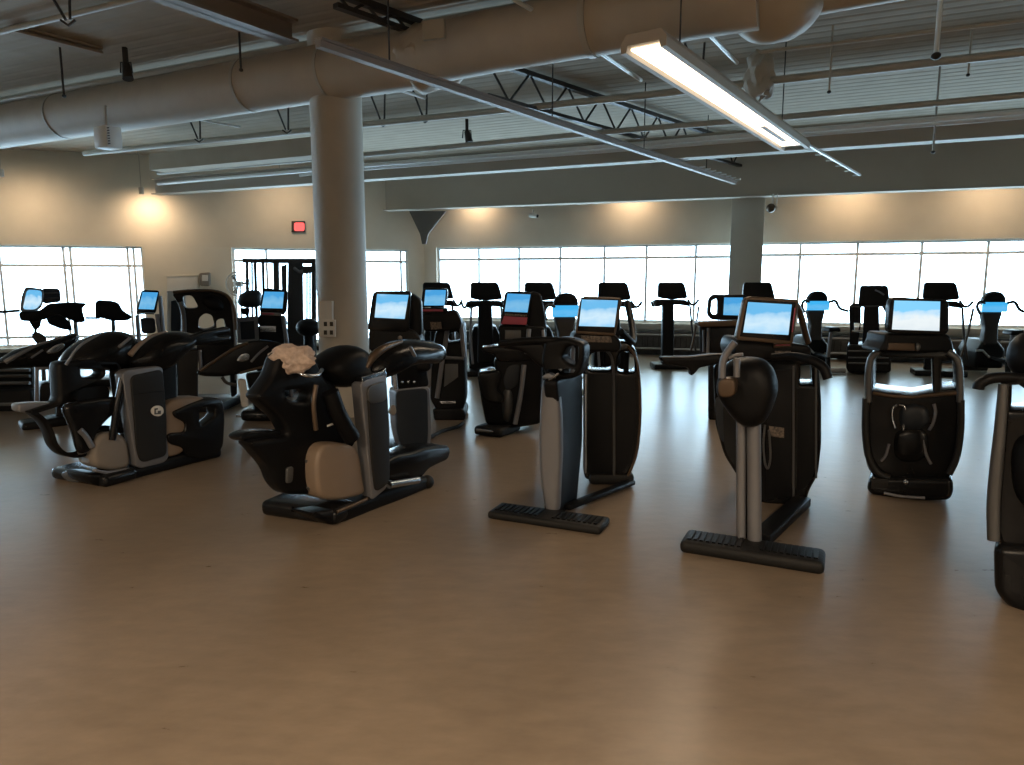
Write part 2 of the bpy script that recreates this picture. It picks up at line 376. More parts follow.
# pipes
def pipe(name,pl_,z,r,m,label,cat='pipe',group=None,seg=10):
    o=tube(name,[Z(x,y,z) for x,y in pl_],r,m,None,seg,0); tag(o,label,cat,group); return o
pipe('pipe',[(84,153.5),(310,130),(640,96),(778,80),(1080,46)],3.95,.045,'pipe','long painted pipe with dark bracket clamps crossing behind the round pillar top')
pipe('pipe',[(158,173),(361,155),(640,129),(785,117),(1080,90)],3.75,.04,'pipe','painted pipe running just above the pair of bright conduits')
pipe('conduit',[(158,184),(363,165.5),(640,144),(1080,107)],3.72,.035,'pale','upper bright metal conduit above the long grey beam')
pipe('conduit',[(300,175.5),(363,169),(640,148.5),(1080,112)],3.68,.03,'pale','lower bright metal conduit just above the long grey beam')
pipe('pipe',[(-40,110),(0,101),(310,45),(480,15),(640,-14)],4.32,.05,'pipe','painted pipe running along the top of the round duct')
pipe('pipe',[(-40,41),(0,31.5),(140,-2),(180,-12)],4.34,.03,'pipe','thin painted pipe crossing the top left corner of the ceiling')
pipe('pipe',[(760,52),(1080,14)],4.2,.02,'steel','thin dark pipe close to the ceiling at upper right')
pipe('conduit',[(500,-9),(540,14.5)],4.1,.022,'pale','short bright conduit stub at the top edge above the duct')
pipe('conduit',[(588,44),(641,80)],4.1,.025,'pale','bright straight conduit just left of the lit lamp')
pipe('conduit',[(706,31),(737,63)],4.1,.022,'pale','short bright conduit right of the lit lamp housing')
pipe('conduit',[(382,84),(425,98)],4.1,.022,'pale','bright conduit piece under the duct right of the round pillar')
pipe('conduit',[(185,117),(240,127)],4.1,.018,'pale','faint pale conduit piece below the duct on the left')
# vertical drops
def drop(px,y0,D,z1,r,m,label,name='sprinkler_drop'):
    a=P(px,y0,D); e=thing(name,label,'sprinkler',(a.x,a.y,a.z))
    tube('pipe',[a,Vector((a.x,a.y,z1))],r,m,e,8,0)
    ball('sprinkler_head',a,r*1.9,'darksteel',e,(1,1,.8))
drop(936,56,6.6,H+.02,.022,'pale','pale vertical sprinkler pipe hanging at upper right')
drop(933,152,9.6,H+.02,.014,'rail','thin vertical sprinkler drop in front of the long grey beam at right')
drop(829,92,8.2,H+.02,.012,'steel','thin dark hanger rod right of the lit lamp','hanger_rod')
drop(968,75,8.2,H+.02,.012,'steel','thin dark hanger rod on the far right ceiling','hanger_rod')
drop(64,96,8.9,H+.02,.013,'darksteel','thin dark hanger rod above the left part of the round duct','hanger_rod')
drop(241,70,8.4,H+.02,.013,'darksteel','thin dark hanger rod above the duct left of the round pillar','hanger_rod')
# black clamps / spot fittings on pipes
def spot(px,py,z,label):
    c=Z(px,py,z); e=thing('spotlight',label,'spotlight',(c.x,c.y,c.z-.2))
    box('bracket',c+Vector((0,0,.10)),(.05,.05,.22),'darksteel',e)
    tube('lamp_head',[c+Vector((0,0,.02)),c+Vector((.04,-.05,-.16))],[.045,.062],'darksteel',e,12,0)
    tube('yoke',[c+Vector((-.07,0,-.08)),c+Vector((-.06,0,.04)),c+Vector((.06,0,.04)),c+Vector((.07,0,-.08))],.01,'darksteel',e,6,0)
spot(126,66,4.15,'small dark spotlight on the pipe above the left of the round duct')
spot(467,133,3.95,'small dark spotlight on the pipe right of the round pillar')
spot(400,196,3.9,'small dark spotlight at the left end of the deep beam by the windows')
spot(298,153,3.9,'small dark spotlight on the pipe just left of the round pillar')
# hangers (paired V rods) on the pipe
def hanger(px,py,z,label,h=.38):
    c=Z(px,py,z); e=thing('pipe_hanger',label,'hanger',(c.x,c.y,c.z),'V shaped pipe hangers')
    for s in(-1,1): tube('rod',[c+Vector((s*.02,0,0)),c+Vector((s*.12-.08,0,H-c.z+.01))],.014,'darksteel',e,6,0)
    tube('clamp',[c+Vector((-.07,0,.0)),c+Vector((0,0,-.05)),c+Vector((.07,0,0))],.013,'darksteel',e,6,0)
hanger(199,139,3.95,'dark V hanger holding the pipe below the left duct')
hanger(287,130,3.95,'dark V hanger holding the pipe beside the round pillar')
hanger(383,123,3.95,'dark V hanger holding the pipe right of the round pillar')
hanger(425,119,3.95,'dark V hanger on the pipe under the duct elbow')
hanger(700,80,4.0,'dark V hanger behind the lit lamp')
hanger(68,20,4.1,'dark V hanger on the thin pipe in the top left corner')
# duct
pb0=[(-60,137),(0,127),(166,100),(310,75.5),(420,58)]
zc=3.98
e=thing('ventilation_duct','big round beige ventilation duct crossing the ceiling','duct',Z(300,75,zc)-Vector((0,0,.3)))
W=[Z(x,y,zc) for x,y in pb0]
tube('duct_run',W,.305,'duct',e,40,0)
W2=[Z(410,59,zc),Z(500,40,zc),Z(620,18,zc),Z(700,2,zc),Z(760,-8,zc)]
tube('duct_run',W2,.285,'duct',e,40,0)
for i,(x,y) in enumerate(((64,116.5),(250,85.5),(332,72))):
    c=Z(x,y,zc); d=(W[3]-W[1]).normalized(); tube('joint_band',[c-d*.02,c+d*.02],.312,'pipe',e,40,0)
c=Z(592,23,zc); d=(W2[2]-W2[1]).normalized(); tube('joint_band',[c-d*.03,c+d*.03],.30,'pipe',e,40,0)
# crumpled wrapped fitting
def lumpy(c,r,s,seed,k=.12,fr=5):
    rnd=random.Random(seed); bm=bmesh.new(); bmesh.ops.create_icosphere(bm,subdivisions=4,radius=r)
    from mathutils import noise
    for v in bm.verts:
        n_=noise.noise(v.co*fr+Vector((seed,0,0)))+.5*noise.noise(v.co*fr*2.3); v.co*=1+n_*k
        v.co=Vector((v.co.x*s[0],v.co.y*s[1],v.co.z*s[2]))+Vector(c)
    me=bpy.data.meshes.new('l'); bm.to_mesh(me); bm.free(); return me
link('wrapped_elbow',lumpy(Z(430,58,zc),.37,(1.15,1,.9),3,.13,6),'duct',e)
link('end_fitting',lumpy(Z(775,4,zc),.33,(1.2,1,.95),5,.08,5),'duct',e)
tube('branch',[Z(775,2,zc+.1),Z(850,-12,zc+.15),Z(960,-32,zc+.2)],.17,'duct',e,28,1)
link('damper_plate',fm(*boxvf(Z(438,45,zc)+Vector((0,-.36,.02)),(.22,.05,.17),.3)),'pipe',e,False)
me=lumpy(Z(760,77,4.02),.24,(.75,.7,1.25),9,.35,7)
tag(link('wrapped_valve',me,'steel'),'crumpled wrapped valve hanging from the ceiling right of the lit lamp','valve')
# suspended track from upper left
a,b=Z(318,44,3.46),Z(735,183,3.46)
e=thing('ceiling_track','long thin brown track hanging from beside the round pillar towards the back','track',(a+b)/2)
link('rail',fm(*beamvf(a,b,.07,.05)),'brown',e,False); link('rail_cap',fm(*beamvf(a+Vector((0,0,.035)),b+Vector((0,0,.035)),.10,.02)),'brown',e,False)
d=(b-a).normalized(); x=d.cross(Vector((0,0,1)))
V,Fc=merge(*[sweep([b-d*(.25*i)+x*-.10+Vector((0,0,.06)),b-d*(.25*i)+x*.10+Vector((0,0,.06))],.012,6,0) for i in range(8)]); link('rung',fm(V,Fc),'pale',e,False)
for f in(.08,.35,.6,.85): 
    c=a+(b-a)*f; tube('hanger_rod',[c,Vector((c.x,c.y,H+.01))],.008,'darksteel',e,6,0)
# open web joists
def joist(pa,pb_,z0,z1,n,label):
    a=Z(*pa,z1);b=Z(*pb_,z1); dz=Vector((0,0,z1-z0)); parts=[beamvf(a,b,.09,.06),beamvf(a-dz,b-dz,.08,.045)]
    for i in range(n):
        p=a+(b-a)*(i/n);q=a+(b-a)*((i+.5)/n);r=a+(b-a)*((i+1)/n)
        parts+=[sweep([p,q-dz],.016,6,0),sweep([q-dz,r],.016,6,0)]
    o=link('roof_joist',fm(*merge(*parts)),'darksteel',None,False); tag(o,label,'joist')
joist((487,60),(760,150),3.92,4.34,10,'dark open web steel joist behind the round duct at centre')
joist((335,-8),(420,23),4.22,4.34,3,'dark open web joist at the top above the duct elbow')
beam_px('roof_beam',(140,-8),(292,44),4.05,.22,.22,'brown','short grey beam reaching the round duct from the top left','beam')
beam_px('roof_beam',(12,33),(100,55),4.33,.08,.16,'deck','flat grey roof strap at the upper left ceiling','beam')
# lamps
def lamp(a,b,label,w=.27,vis=True,power=60):
    d=(b-a).normalized(); x=d.cross(Vector((0,0,1))).normalized(); mid=(a+b)/2
    e=thing('ceiling_light',label,'ceiling light',mid,'long suspended ceiling lights' if not vis else None)
    up=Vector((0,0,1)); L=(b-a).length
    prof=[(-w/2,0),(-w/2,.07),(-w*.38,.13),(w*.38,.13),(w/2,.07),(w/2,0),(w/2-.045,0),(w/2-.055,.05),(-w/2+.055,.05),(-w/2+.045,0)]
    vs=[a+x*p+up*q for p,q in prof]+[b+x*p+up*q for p,q in prof]; n=len(prof)
    fs=[(i,(i+1)%n,(i+1)%n+n,i+n) for i in range(n)]+[tuple(range(n)),tuple(range(n,2*n))]
    link('housing',fm(vs,fs),'duct' if vis else 'steel',e,False)
    q=L*.965 if vis else L
    link('diffuser',fm(*beamvf(a+d*.06+up*.038,a+d*q+up*.038,w-.11,.012)),'glow',e,False)
    if vis: link('louvre',fm(*beamvf(a+d*(L*.68)+up*.022,a+d*(L*.88)+up*.022,.05,.01)),'tan',e,False)
    for f in(.15,.85):
        c=a+(b-a)*f+up*.13; tube('suspension_rod',[c,Vector((c.x,c.y,H+.01))],.007,'darksteel',e,6,0)
    li=bpy.data.lights.new('lamp','AREA'); li.shape='RECTANGLE'; li.size=L*.95; li.size_y=w-.08; li.energy=power; li.color=(1,.78,.55); li.spread=math.radians(160)
    lo=bpy.data.objects.new('lamp_light',li); C.objects.link(lo); lo.location=mid-Vector((0,0,.02)); lo.rotation_euler=(0,0,math.atan2(d.y,d.x))
LP=240
lamp(Z(643,50,3.3),Z(795,150,3.3),'lit long warm ceiling light hanging at upper right',w=.36,power=LP*.2)
# rungs behind the lamp end
a,b=Z(800,140,3.5),Z(860,175,3.5); d=(b-a).normalized(); x=d.cross(Vector((0,0,1)))
V,Fc=merge(beamvf(a,b,.03,.03),*[sweep([a+(b-a)*(i/6)-x*.12,a+(b-a)*(i/6)+x*.02],.012,6,0) for i in range(7)])
tag(link('cable_tray',fm(V,Fc),'pale',None,False),'short pale cable tray past the far end of the lit lamp','tray')
dd=Vector((.55,.83,0)).normalized()
for k,(x,y) in enumerate(((-3.6,-1.5),(1.0,-2.2),(5.2,-3.2),(-7.8,-.5))):
    a=Vector((x,y,3.3)); lamp(a-dd*1.6,a+dd*1.6,'long suspended ceiling light behind the viewpoint',vis=False,power=LP*1.5)
# small fittings on the walls
def washer(pl,a,off,z,en,label,r=.9,sz=62):
    c=pl.w(a,z,off); e=thing('wall_washer',label,'downlight',(c.x,c.y,c.z),'wall washing downlights')
    tube('can',[c,c+Vector((0,0,.14))],.05,'steel',e,16,0); tube('stem',[c+Vector((0,0,.14)),Vector((c.x,c.y,H+.02))],.01,'steel',e,6,0)
    li=bpy.data.lights.new('washer','SPOT'); li.energy=en; li.color=(1,.72,.46); li.spot_size=math.radians(165); li.spot_blend=1; li.shadow_soft_size=.05
    lo=bpy.data.objects.new('washer_light',li); C.objects.link(lo); lo.location=c-Vector((0,0,.02))
    n=pl.n; lo.rotation_euler=Vector((n.x*.75,n.y*.75,-1)).to_track_quat('-Z','Y').to_euler()
WP=60
for x,of in((478,-.38),(632,-.5),(850,-.8),(985,-.95)): washer(PB,pb_a(x,225)[0],of,3.72,WP*(.55-of)*.8,'warm downlight washing the wall above the back windows')
washer(PLW,pl_a(150,215)[0],-.6,3.5,75,'warm downlight washing the left wall between its windows')
washer(PLW,pl_a(30,215)[0],-1.2,3.7,90,'warm downlight washing the wall above the left window')
washer(PLW,pl_a(285,215)[0],-1.1,3.9,60,'warm downlight washing the left wall near the exit sign')
# exit sign
e=thing('exit_sign','small glowing red exit sign high on the left wall beside the round pillar','sign',PLW.hit(298,232,-.1))
slab('back_box',PLW,[(291.5,221),(305,221),(305,232),(291.5,232)],.05,'darksteel',e,-.06,sm=0)
slab('lit_face',PLW,[(294,222.5),(304.5,222.5),(304.5,231),(294,231)],.02,'exit',e,-.085,sm=1)
# cameras
def seccam(pl,px,py,m,label):
    c=pl.hit(px,py,-.25); e=thing('security_camera',label,'camera',(c.x,c.y,c.z-.05))
    tube('bracket',[pl.hit(px,py-5,-.02),c+Vector((0,0,.06)),c],.015,m,e,8,0)
    tube('camera_body',[c+Vector((-.08,.0,0)),c+Vector((.09,-.08,-.03))],[.05,.045],m,e,14,0)
    tube('lens',[c+Vector((.09,-.08,-.03)),c+Vector((.11,-.09,-.035))],.036,'gloss',e,12,0)
seccam(PB,533,215,'white','small white security camera on the wall above the back windows')
c=P(771,208,13.4); e=thing('security_camera','small dark ball camera hanging right of the square pillar','camera',(c.x,c.y,c.z-.1))
ball('camera_body',c,.085,'bronze',e); tube('stem',[c+Vector((.02,0,.05)),c+Vector((.03,0,.26))],.015,'white',e,8,0)
tube('stem',[c+Vector((.10,0,-.02)),c+Vector((.11,0,.26))],.012,'white',e,8,0)
# hanging speaker box under duct
e=thing('wall_speaker','white boxy unit with grille hanging below the left duct','speaker',Z(108,148,3.5))
c=P(108,138,8.8); 
box('enclosure',c,(.25,.2,.25),'white',e,.5,bev=.012)
V,Fc=merge(*[boxvf(c+Vector((.055,-.12,.09-.03*i)),(.10,.012,.012),.5) for i in range(7)]); link('grille',fm(V,Fc),'grey',e,False)
tube('bracket',[c+Vector((0,0,.12)),Vector((c.x,c.y,3.72))],.015,'steel',e,8,0)
# corner gusset
g=Plane(P(425,300,16.6),(1,0))
tag(slab('corner_brace',g,[(409,211),(446,211),(428,234),(426,244),(422,244),(420,234)],.12,'brace',None,sm=0),'dark triangular brace in the corner below the deep beam','brace')
# ------------------------------------------------------------------ machines
def screen_unit(e,D,fr,sc,mt,frm='black',t=.06,bev=.008,rec=.004):
    s=slab('screen_housing',front(D),fr,t,frm,e,sm=1,bev=bev)
    slab('screen',front(D),sc,.012,mt,s,off=-.008,sm=0,bev=.002)
    return s
def crossfoot(name,e,c0,c1,dep,h,ax,treads=True,m='rubber'):
    """foot bar whose front edge runs c0->c1 on the floor, dep deep along ax"""
    u=(c1-c0); L=u.length; mid=(c0+c1)/2+ax*dep/2+Vector((0,0,h/2))
    yw=-math.atan2(u.y,u.x); me=fm(*boxvf(mid,(L,dep,h),yw)); bevel_me(me,min(h,dep)*.38,3)
    o=link(name,me,m,e)
    if treads:
        un=u.normalized(); n=9
        for s in(0,1):
            parts=[]
            for i in range(n):
                t=(.06+.36*i/(n-1)) if s==0 else (.58+.36*i/(n-1))
                parts.append(boxvf(c0+un*(L*t)+ax*dep*.5+Vector((0,0,h+.002)),(.022,dep*.62,.014),yw))
            link('tread',fm(*merge(*parts)),'black',o,False)
    return o
AX=Vector((.60,.80,0)); NX=Vector((.80,-.60,0))
# === A : front left machine seen from the side
p0,p1=G(102,487),G(222,457); PA=Plane(p0,p1-p0)
e=thing('elliptical_trainer','foremost black machine on the left, grey tower with white badge and tan rear shell','exercise machine',G(110,482),'swooping front row machines')
bs=crossfoot('base_foot',e,G(49,479),G(104,488.5),.30,.10,PA.u,False,'gloss')
slab('foot_badge',Plane(G(49,479),G(104,488)-G(49,479)),[(60,474),(66,470.5),(77,470.5),(85,473),(84,479),(77,482.5),(66,481)],.01,'chrome',bs,off=-.012,sm=1,bev=.003)
slab('base_rail',PA,[(88,474),(108,474),(130,470),(168,458),(222,446),(223,457),(190,465),(150,476),(125,484),(103,487.5),(92,484)],.34,'black',e,0,bev=.03,sm=1)
slab('base_trim',PA,[(96,469),(110,472),(131,468),(131,471),(110,475),(95,472)],.05,'silver',e,-.01,bev=.004,sm=1)
slab('wheel_cover',PA,[(95,466),(93,452),(95,442),(102,434.5),(112,432),(122,434),(128,440),(130,450),(132,467),(118,471),(104,470)],.26,'beige',e,.03,bev=.04,sm=2)
slab('wheel_guard',PA,[(86,441),(94,441),(95,452),(93,460),(96,466),(88,463),(90,455),(86,448)],.1,'silver',e,.10,sm=0)
tw=slab('tower',PA,[(122,374),(127,370),(158,366),(163,368),(169,458),(164,463),(141,468.5),(136,466)],.11,'silver',e,-.005,bev=.012,sm=1)
slab('tower_panel',PA,[(131,376),(163,369),(167,420),(167,456),(141,463),(137,450)],.05,'panel',tw,-.02,bev=.008,sm=1)
slab('panel_seam',PA,[(133,394),(164,390.5),(164,391.3),(133,394.8)],.03,'black',tw,-.023,bev=.001,sm=0)
bd=slab('badge',PA,[(151.5,409),(155,406),(160,405.5),(163.5,408),(164,413),(160,416.5),(155,416),(151.5,413)],.012,'white',tw,-.034,bev=.003,sm=2)
slab('badge_mark',PA,[(154.5,408.5),(158,408),(158,409.5),(156,410),(156,413),(158,413),(158,411),(161,410.5),(161,414),(154.5,414.5)],.004,'grey',bd,-.038,bev=.001,sm=0)
slab('tower_back',PA,[(122,372),(160,361),(178,356),(178,440),(172,458),(138,462)],.22,'black',e,.11,bev=.03,sm=1)
slab('rear_shell',PA,[(162,410),(172,401),(188,397.5),(205,397),(205,404),(192,412),(187,425),(187,450),(178,456),(163,458)],.22,'tan',e,.0,bev=.03,sm=1)
slab('rear_step',PA,[(173,412),(190,404),(208,397.5),(219,398),(224,402),(225.5,420),(224,446),(218,455),(203,459),(187,457),(184,448),(170,444),(167,436),(171,433),(185,432),(186,423),(175,417)],.13,'gloss',e,-.02,holes=[[(200,408),(215,406.5),(215.5,416),(201,427)]],bev=.02,sm=1)
# pedal arm and body
slab('pedal_body',PA,[(28,412),(60,402),(58,362),(118,357),(124,372),(127,400),(129,436),(118,430),(101,433),(94,440),(90,457),(76,459),(62,455),(54,446),(50,432),(43,421),(33,414)],.15,'black',e,.12,
     holes=[[(80,365),(94,363),(103,373),(98,377),(82,378)],[(82,392),(107,389),(104,401),(90,403),(81,399)]],bev=.03,sm=1)
slab('pedal_wing',PA,[(62,405),(92,399),(120,396),(122,408),(104,424),(96,438),(92,452),(80,455),(74,430)],.08,'gloss',e,.05,bev=.03,sm=2)
pd=slab('pedal',PA,[(19,404),(38,402.5),(60,402.5),(60,406.5),(42,410),(24,413.5),(19,411)],.12,'silver',e,.18,bev=.014,sm=1)
tube('brace_bar',[PA.hit(80,430,.04),PA.hit(86,436,.04),PA.hit(92,447,.04)],.022,'silver',e)
tube('pivot_bar',[PA.hit(112,440,.03),PA.hit(117,408,.03),PA.hit(123,378,.03)],.03,'gloss',e)
h=pillow('front_hood',PA,[(58,366),(66,352),(80,341),(96,334),(112,330.5),(126,332),(136,340),(134,360),(124,372),(100,370),(76,369)],.40,'gloss',e,.10)
tube('hood_strip',[PA.hit(66,365,.06),PA.hit(78,346,.04),PA.hit(100,333.5,.04)],.010,'silver',h)
tube('hood_strip',[PA.hit(119,347,.0),PA.hit(130,338,.0)],.012,'silver',h)
h=pillow('rear_hood',PA,[(126,366),(128,356),(140,343),(155,334),(172,330.5),(188,332),(197,337),(190,347),(178,357),(165,370),(145,374)],.36,'gloss',e,-.02)
tube('hood_strip',[PA.hit(130,355,.0),PA.hit(140,343.5,.0),PA.hit(152,335.5,.02),PA.hit(166,331.5,.05)],[.022,.02,.012,.008],'tan',h)
hb=slab('handle_arm',PA,[(183,338),(204,331),(226,326.5),(231,328),(231,333),(216,336),(231,336),(232,340),(206,344.5),(188,347)],.05,'gloss',e,.03,bev=.02,sm=1)
# === Z : machine at the left edge behind A
e=thing('elliptical_trainer','black machine at the left edge, its long swept hood behind the foremost machine','exercise machine',G(20,432),'swooping front row machines')
PZ=Plane(G(20,432),(.75,.66))
h=pillow('front_hood',PZ,[(-25,366),(-2,360),(12,350),(36,344),(60,337),(74,332.5),(80,335),(74,346),(70,362),(55,367),(20,368),(-10,370)],.30,'gloss',e,0,2)
tube('hood_strip',[PZ.hit(5,362,-.02),PZ.hit(18,355,-.04),PZ.hit(36,345.5,-.02),PZ.hit(60,337.5,.0)],[.03,.022,.014,.01],'silver',h)  # highlight along the swept hood, modelled as a silver strip
tube('hood_strip',[PZ.hit(31,358,-.03),PZ.hit(43,350,-.03)],.010,'silver',h)
slab('hood_window',PZ,[(46,352),(55,345),(64,343),(65,347),(57,353),(48,354)],.02,'chrome',h,-.015,sm=1)
slab('front_post',PZ,[(35,367),(53,366.5),(53,382),(49,383),(49,369.5),(39,370),(39,404),(35,404)],.05,'silver',e,.1,bev=.006,sm=0)
slab('body',PZ,[(40,384),(60,380),(75,366),(80,400),(60,408),(40,404)],.2,'black',e,.12,bev=.02)
slab('rear_post',PZ,[(58,380),(70,380),(66,428),(56,428)],.12,'black',e,.16,bev=.03)
slab('base_foot',PZ,[(22,424),(76,415),(78,424),(30,433),(22,431)],.35,'black',e,.05,bev=.04)
# striped low deck left of it
e=thing('treadmill','low black treadmill deck with rails at the left edge of the floor','treadmill',G(5,413),None)
PT=front(8.7)
slab('deck',PT,[(-60,392),(30,389),(33,411),(24,413),(-60,413)],.9,'black',e,bev=.03)
for y in(371,377,384): tube('rail',[PT.hit(-60,y,.1),PT.hit(30,y-1,.1)],.022,'grey' if y!=377 else 'darksteel',e)
slab('side_panel',PT,[(-60,366),(32,366),(32,391),(-60,393)],.05,'panel',e,.3)
slab('deck_trim',PT,[(-60,403),(18,403),(18,406),(-60,406.5)],.02,'grey',e,-.01,sm=0)
# === B : second machine, centre left
p0,p1=G(334,526),G(430,488); PBm=Plane(p0,p1-p0)
e=thing('elliptical_trainer','black machine in front of the round pillar with beige wheel cover and silver edged tower','exercise machine',G(345,515),'swooping front row machines')
mB=e
crossfoot('base_foot',e,G(257,515.5),G(333,526.5),.27,.11,PBm.u,False,'gloss')
slab('base_rail',PBm,[(310,514),(335,510),(360,502),(388,490),(408,484),(431,476),(431,488),(400,502),(372,512),(352,521),(333,526)],.22,'black',e,0,bev=.03)
tube('base_trim',[PBm.hit(337,512,-.01),PBm.hit(352,506,-.01),PBm.hit(367,499,-.01)],.012,'bronze',e)
tube('rear_bar',[PBm.hit(389,485,-.03),PBm.hit(418,480,-.03)],.028,'chrome',e)
ball('caster',PBm.hit(427,482,.03),.055,'rubber',e,(1,1,1.0))
slab('wheel_cover',PBm,[(321,499),(317,480),(317,462),(320,450),(327,443.5),(343,443),(355,446),(361,455),(364,480),(367,494),(350,499),(336,501)],.22,'tan',e,.03,bev=.03,sm=2)
slab('wheel_guard',PBm,[(307,460),(317,459),(318,480),(321,497),(312,494),(308,488),(313,483),(309,476)],.08,'grey',e,.12,sm=0)
tw=slab('tower',PBm,[(361,384),(366,380),(385,375),(387,377),(389,484),(386,489),(376,498),(372,500)],.10,'silver',e,-.005,bev=.012,sm=1)
slab('tower_panel',PBm,[(368,387),(387,380),(390,430),(390,483),(376,493),(372,460)],.05,'panel',tw,-.02,bev=.008)
slab('panel_upper',PBm,[(368,387),(387,380),(387.5,398),(383,402),(369,404)],.02,'grey',tw,-.026,bev=.004)
slab('tower_lip',PBm,[(362,377),(383,371),(386,368),(387,378),(363,384)],.12,'chrome',tw,0,bev=.006,sm=0)
slab('pedal_body',PBm,[(248,442),(290,436),(282,420),(264,404),(257,397),(266,386),(274,374),(279,358),(287,350),(305,352),(318,362),(326,380),(338,384),(340,405),(350,428),(358,440),(354,448),(343,443),(327,443),(318,449),(312,459),(310,480),(314,495),(287,495),(277,484),(272,469),(259,454)],.14,'black',e,.14,
     holes=[[(286,391),(303,389),(312,393),(309,402),(297,402),(288,398)]],bev=.03,sm=1)
pd=slab('pedal',PBm,[(239,437),(247,432),(266,430),(292,431),(294,437),(280,442),(262,444),(243,442)],.12,'gloss',e,.2,bev=.014,sm=2)
slab('pedal_panel',PBm,[(287,468),(294,466),(293,482),(287,484)],.02,'grey',e,.12,bev=.006)
slab('side_label',PBm,[(328,425),(337,422),(337,423.5),(328,427)],.01,'white',e,.10,sm=0,bev=.002)
tube('pivot_bar',[PBm.hit(316,430,.04),PBm.hit(313,405,.04),PBm.hit(316,385,.05)],.016,'bronze',e)
tube('mid_link',[PBm.hit(330,392,.04),PBm.hit(338,415,.03),PBm.hit(352,438,.03)],.06,'black',e)
slab('rear_step',PBm,[(386,462),(398,455),(415,452),(424,448),(440,446),(450,446),(451.5,452),(449,460),(440,464),(430,469),(423,478),(405,482),(386,480)],.26,'gloss',e,.02,bev=.03,sm=1)
h=pillow('saddle_hood',PBm,[(318,372),(319,362),(329,352),(342,345),(352,345),(361,352),(364,366),(362,378),(352,385),(338,388),(326,385)],.34,'black',e,.06,e=.45)
h=pillow('rear_hood',PBm,[(364,376),(367,362),(376,350),(392,341.5),(410,338.5),(428,341),(441,345),(444,356),(436,364),(420,363),(402,366),(388,373),(374,381)],.30,'gloss',e,-.03)
tube('hood_strip',[PBm.hit(367,368,-.03),PBm.hit(373,356,-.04),PBm.hit(385,347,-.04),PBm.hit(402,341.5,-.02)],[.012,.03,.026,.012],'bronze',h)
tube('hood_strip',[PBm.hit(410,347,-.06),PBm.hit(415,356,-.06)],.014,'silver',h)
# towel
me=lumpy(PBm.hit(291,358,.14),.115,(1.25,.8,.7),21,.4,14)
tag(link('towel',me,'towel'),'crumpled cream towel lying on top of the machine before the pillar','towel')
tube('chrome_loop',[PBm.hit(297,372,.1),PBm.hit(306,376,.04),PBm.hit(318,376,.04),PBm.hit(322,370,.1)],.014,'chrome',mB)
# === X : leaf shaped console
e=thing('rowing_machine','dark leaf shaped console with bronze rims on a pale post before the cable tower','exercise machine',G(255,422))
PX=Plane(G(245,420),(.9,.45))
cs=slab('console',PX,[(197,372),(205,366),(218,358),(234,347),(248,341.5),(262,340),(279,342),(288,350),(284,362),(262,369),(240,374),(222,377),(204,376.5),(198,375)],.10,'gloss',e,bev=.02,sm=1)
tube('console_rim',[PX.hit(200,371,-.01),PX.hit(216,360,-.02),PX.hit(234,348.5,-.01),PX.hit(248,343,0)],.018,'bronze',cs)
tube('console_rim',[PX.hit(240,373,-.01),PX.hit(262,367,-.01),PX.hit(280,363,-.01)],.014,'bronze',cs)
tube('console_rim',[PX.hit(251,362,-.02),PX.hit(259,353,-.02),PX.hit(268,346,-.02)],.014,'silver',cs)
slab('console_glass',PX,[(236,361),(240,355),(246,353),(250,355),(249,360),(242,362)],.01,'chrome',cs,-.01,bev=.003)
slab('post',PX,[(238,379),(246,379),(249,407),(242,408)],.07,'white',e,.02,bev=.01)
slab('post_shroud',PX,[(246,374),(268,371),(272,408),(255,410)],.15,'black',e,.05,bev=.02)
crossfoot('base_foot',e,G(235,421.5),G(272,422),.5,.13,Vector((.3,.95,0)),False,'gloss')
tube('foot_trim',[PX.hit(236,416,-.04),PX.hit(250,417,-.05),PX.hit(268,417,-.04)],.014,'chrome',e)
tube('linkage',[PX.hit(222,377,.03),PX.hit(226,383,.03),PX.hit(236,385,.03)],.02,'darksteel',e)
# === C : screen machine right behind B
PC=Plane(G(398,456),(.85,.5)); e=thing('elliptical_trainer','black machine with bright sky screen standing just right of the round pillar','exercise machine',G(415,455),'screen machines')
s=screen_unit(e,6.4,[(373,291),(411,291),(409,332),(367,331)],[(377,294),(408.5,295),(404.5,319),(374.5,317.5)],'scr_a','gloss',.10)
slab('screen_back',front(6.5),[(405,291),(413,294),(421,300),(422,336),(408,338)],.12,'black',e,bev=.02)
slab('console',front(6.42),[(368,329),(412,329),(422,340),(420,352),(369,352)],.28,'black',e,bev=.02)
ball('knob',P(400,338,6.38),.022,'beige',e)
slab('neck',front(6.5),[(390,345),(432,342),(430,372),(392,372)],.2,'black',e,bev=.03)
tw=slab('tower',PC,[(396,389),(430,386),(432,430),(430,452),(404,455),(398,430)],.2,'silver',e,bev=.015,sm=1)
slab('tower_panel',PC,[(396,391),(427.5,388),(428.5,430),(427,453),(404,455),(397,430)],.04,'bluepanel',tw,-.015,bev=.006)
slab('tower_head',PC,[(396,362),(426,360),(430,387),(397,390)],.16,'black',e,bev=.02)
for x in(402,408,414): ball('switch',PC.hit(x,382,-.005),.014,'chrome',e)
tube('mast',[PC.hit(396,389,-.03),PC.hit(394.5,372,-.03),PC.hit(394,362,-.03)],.022,'chrome',e)
slab('base',PC,[(385,447),(438,444),(436,460),(388,462)],.4,'black',e,-.0,bev=.03)
slab('side_bottle',PC,[(391,408),(395,404),(397,412),(394,416),(390,414)],.05,'beige',e,-.03,sm=2)
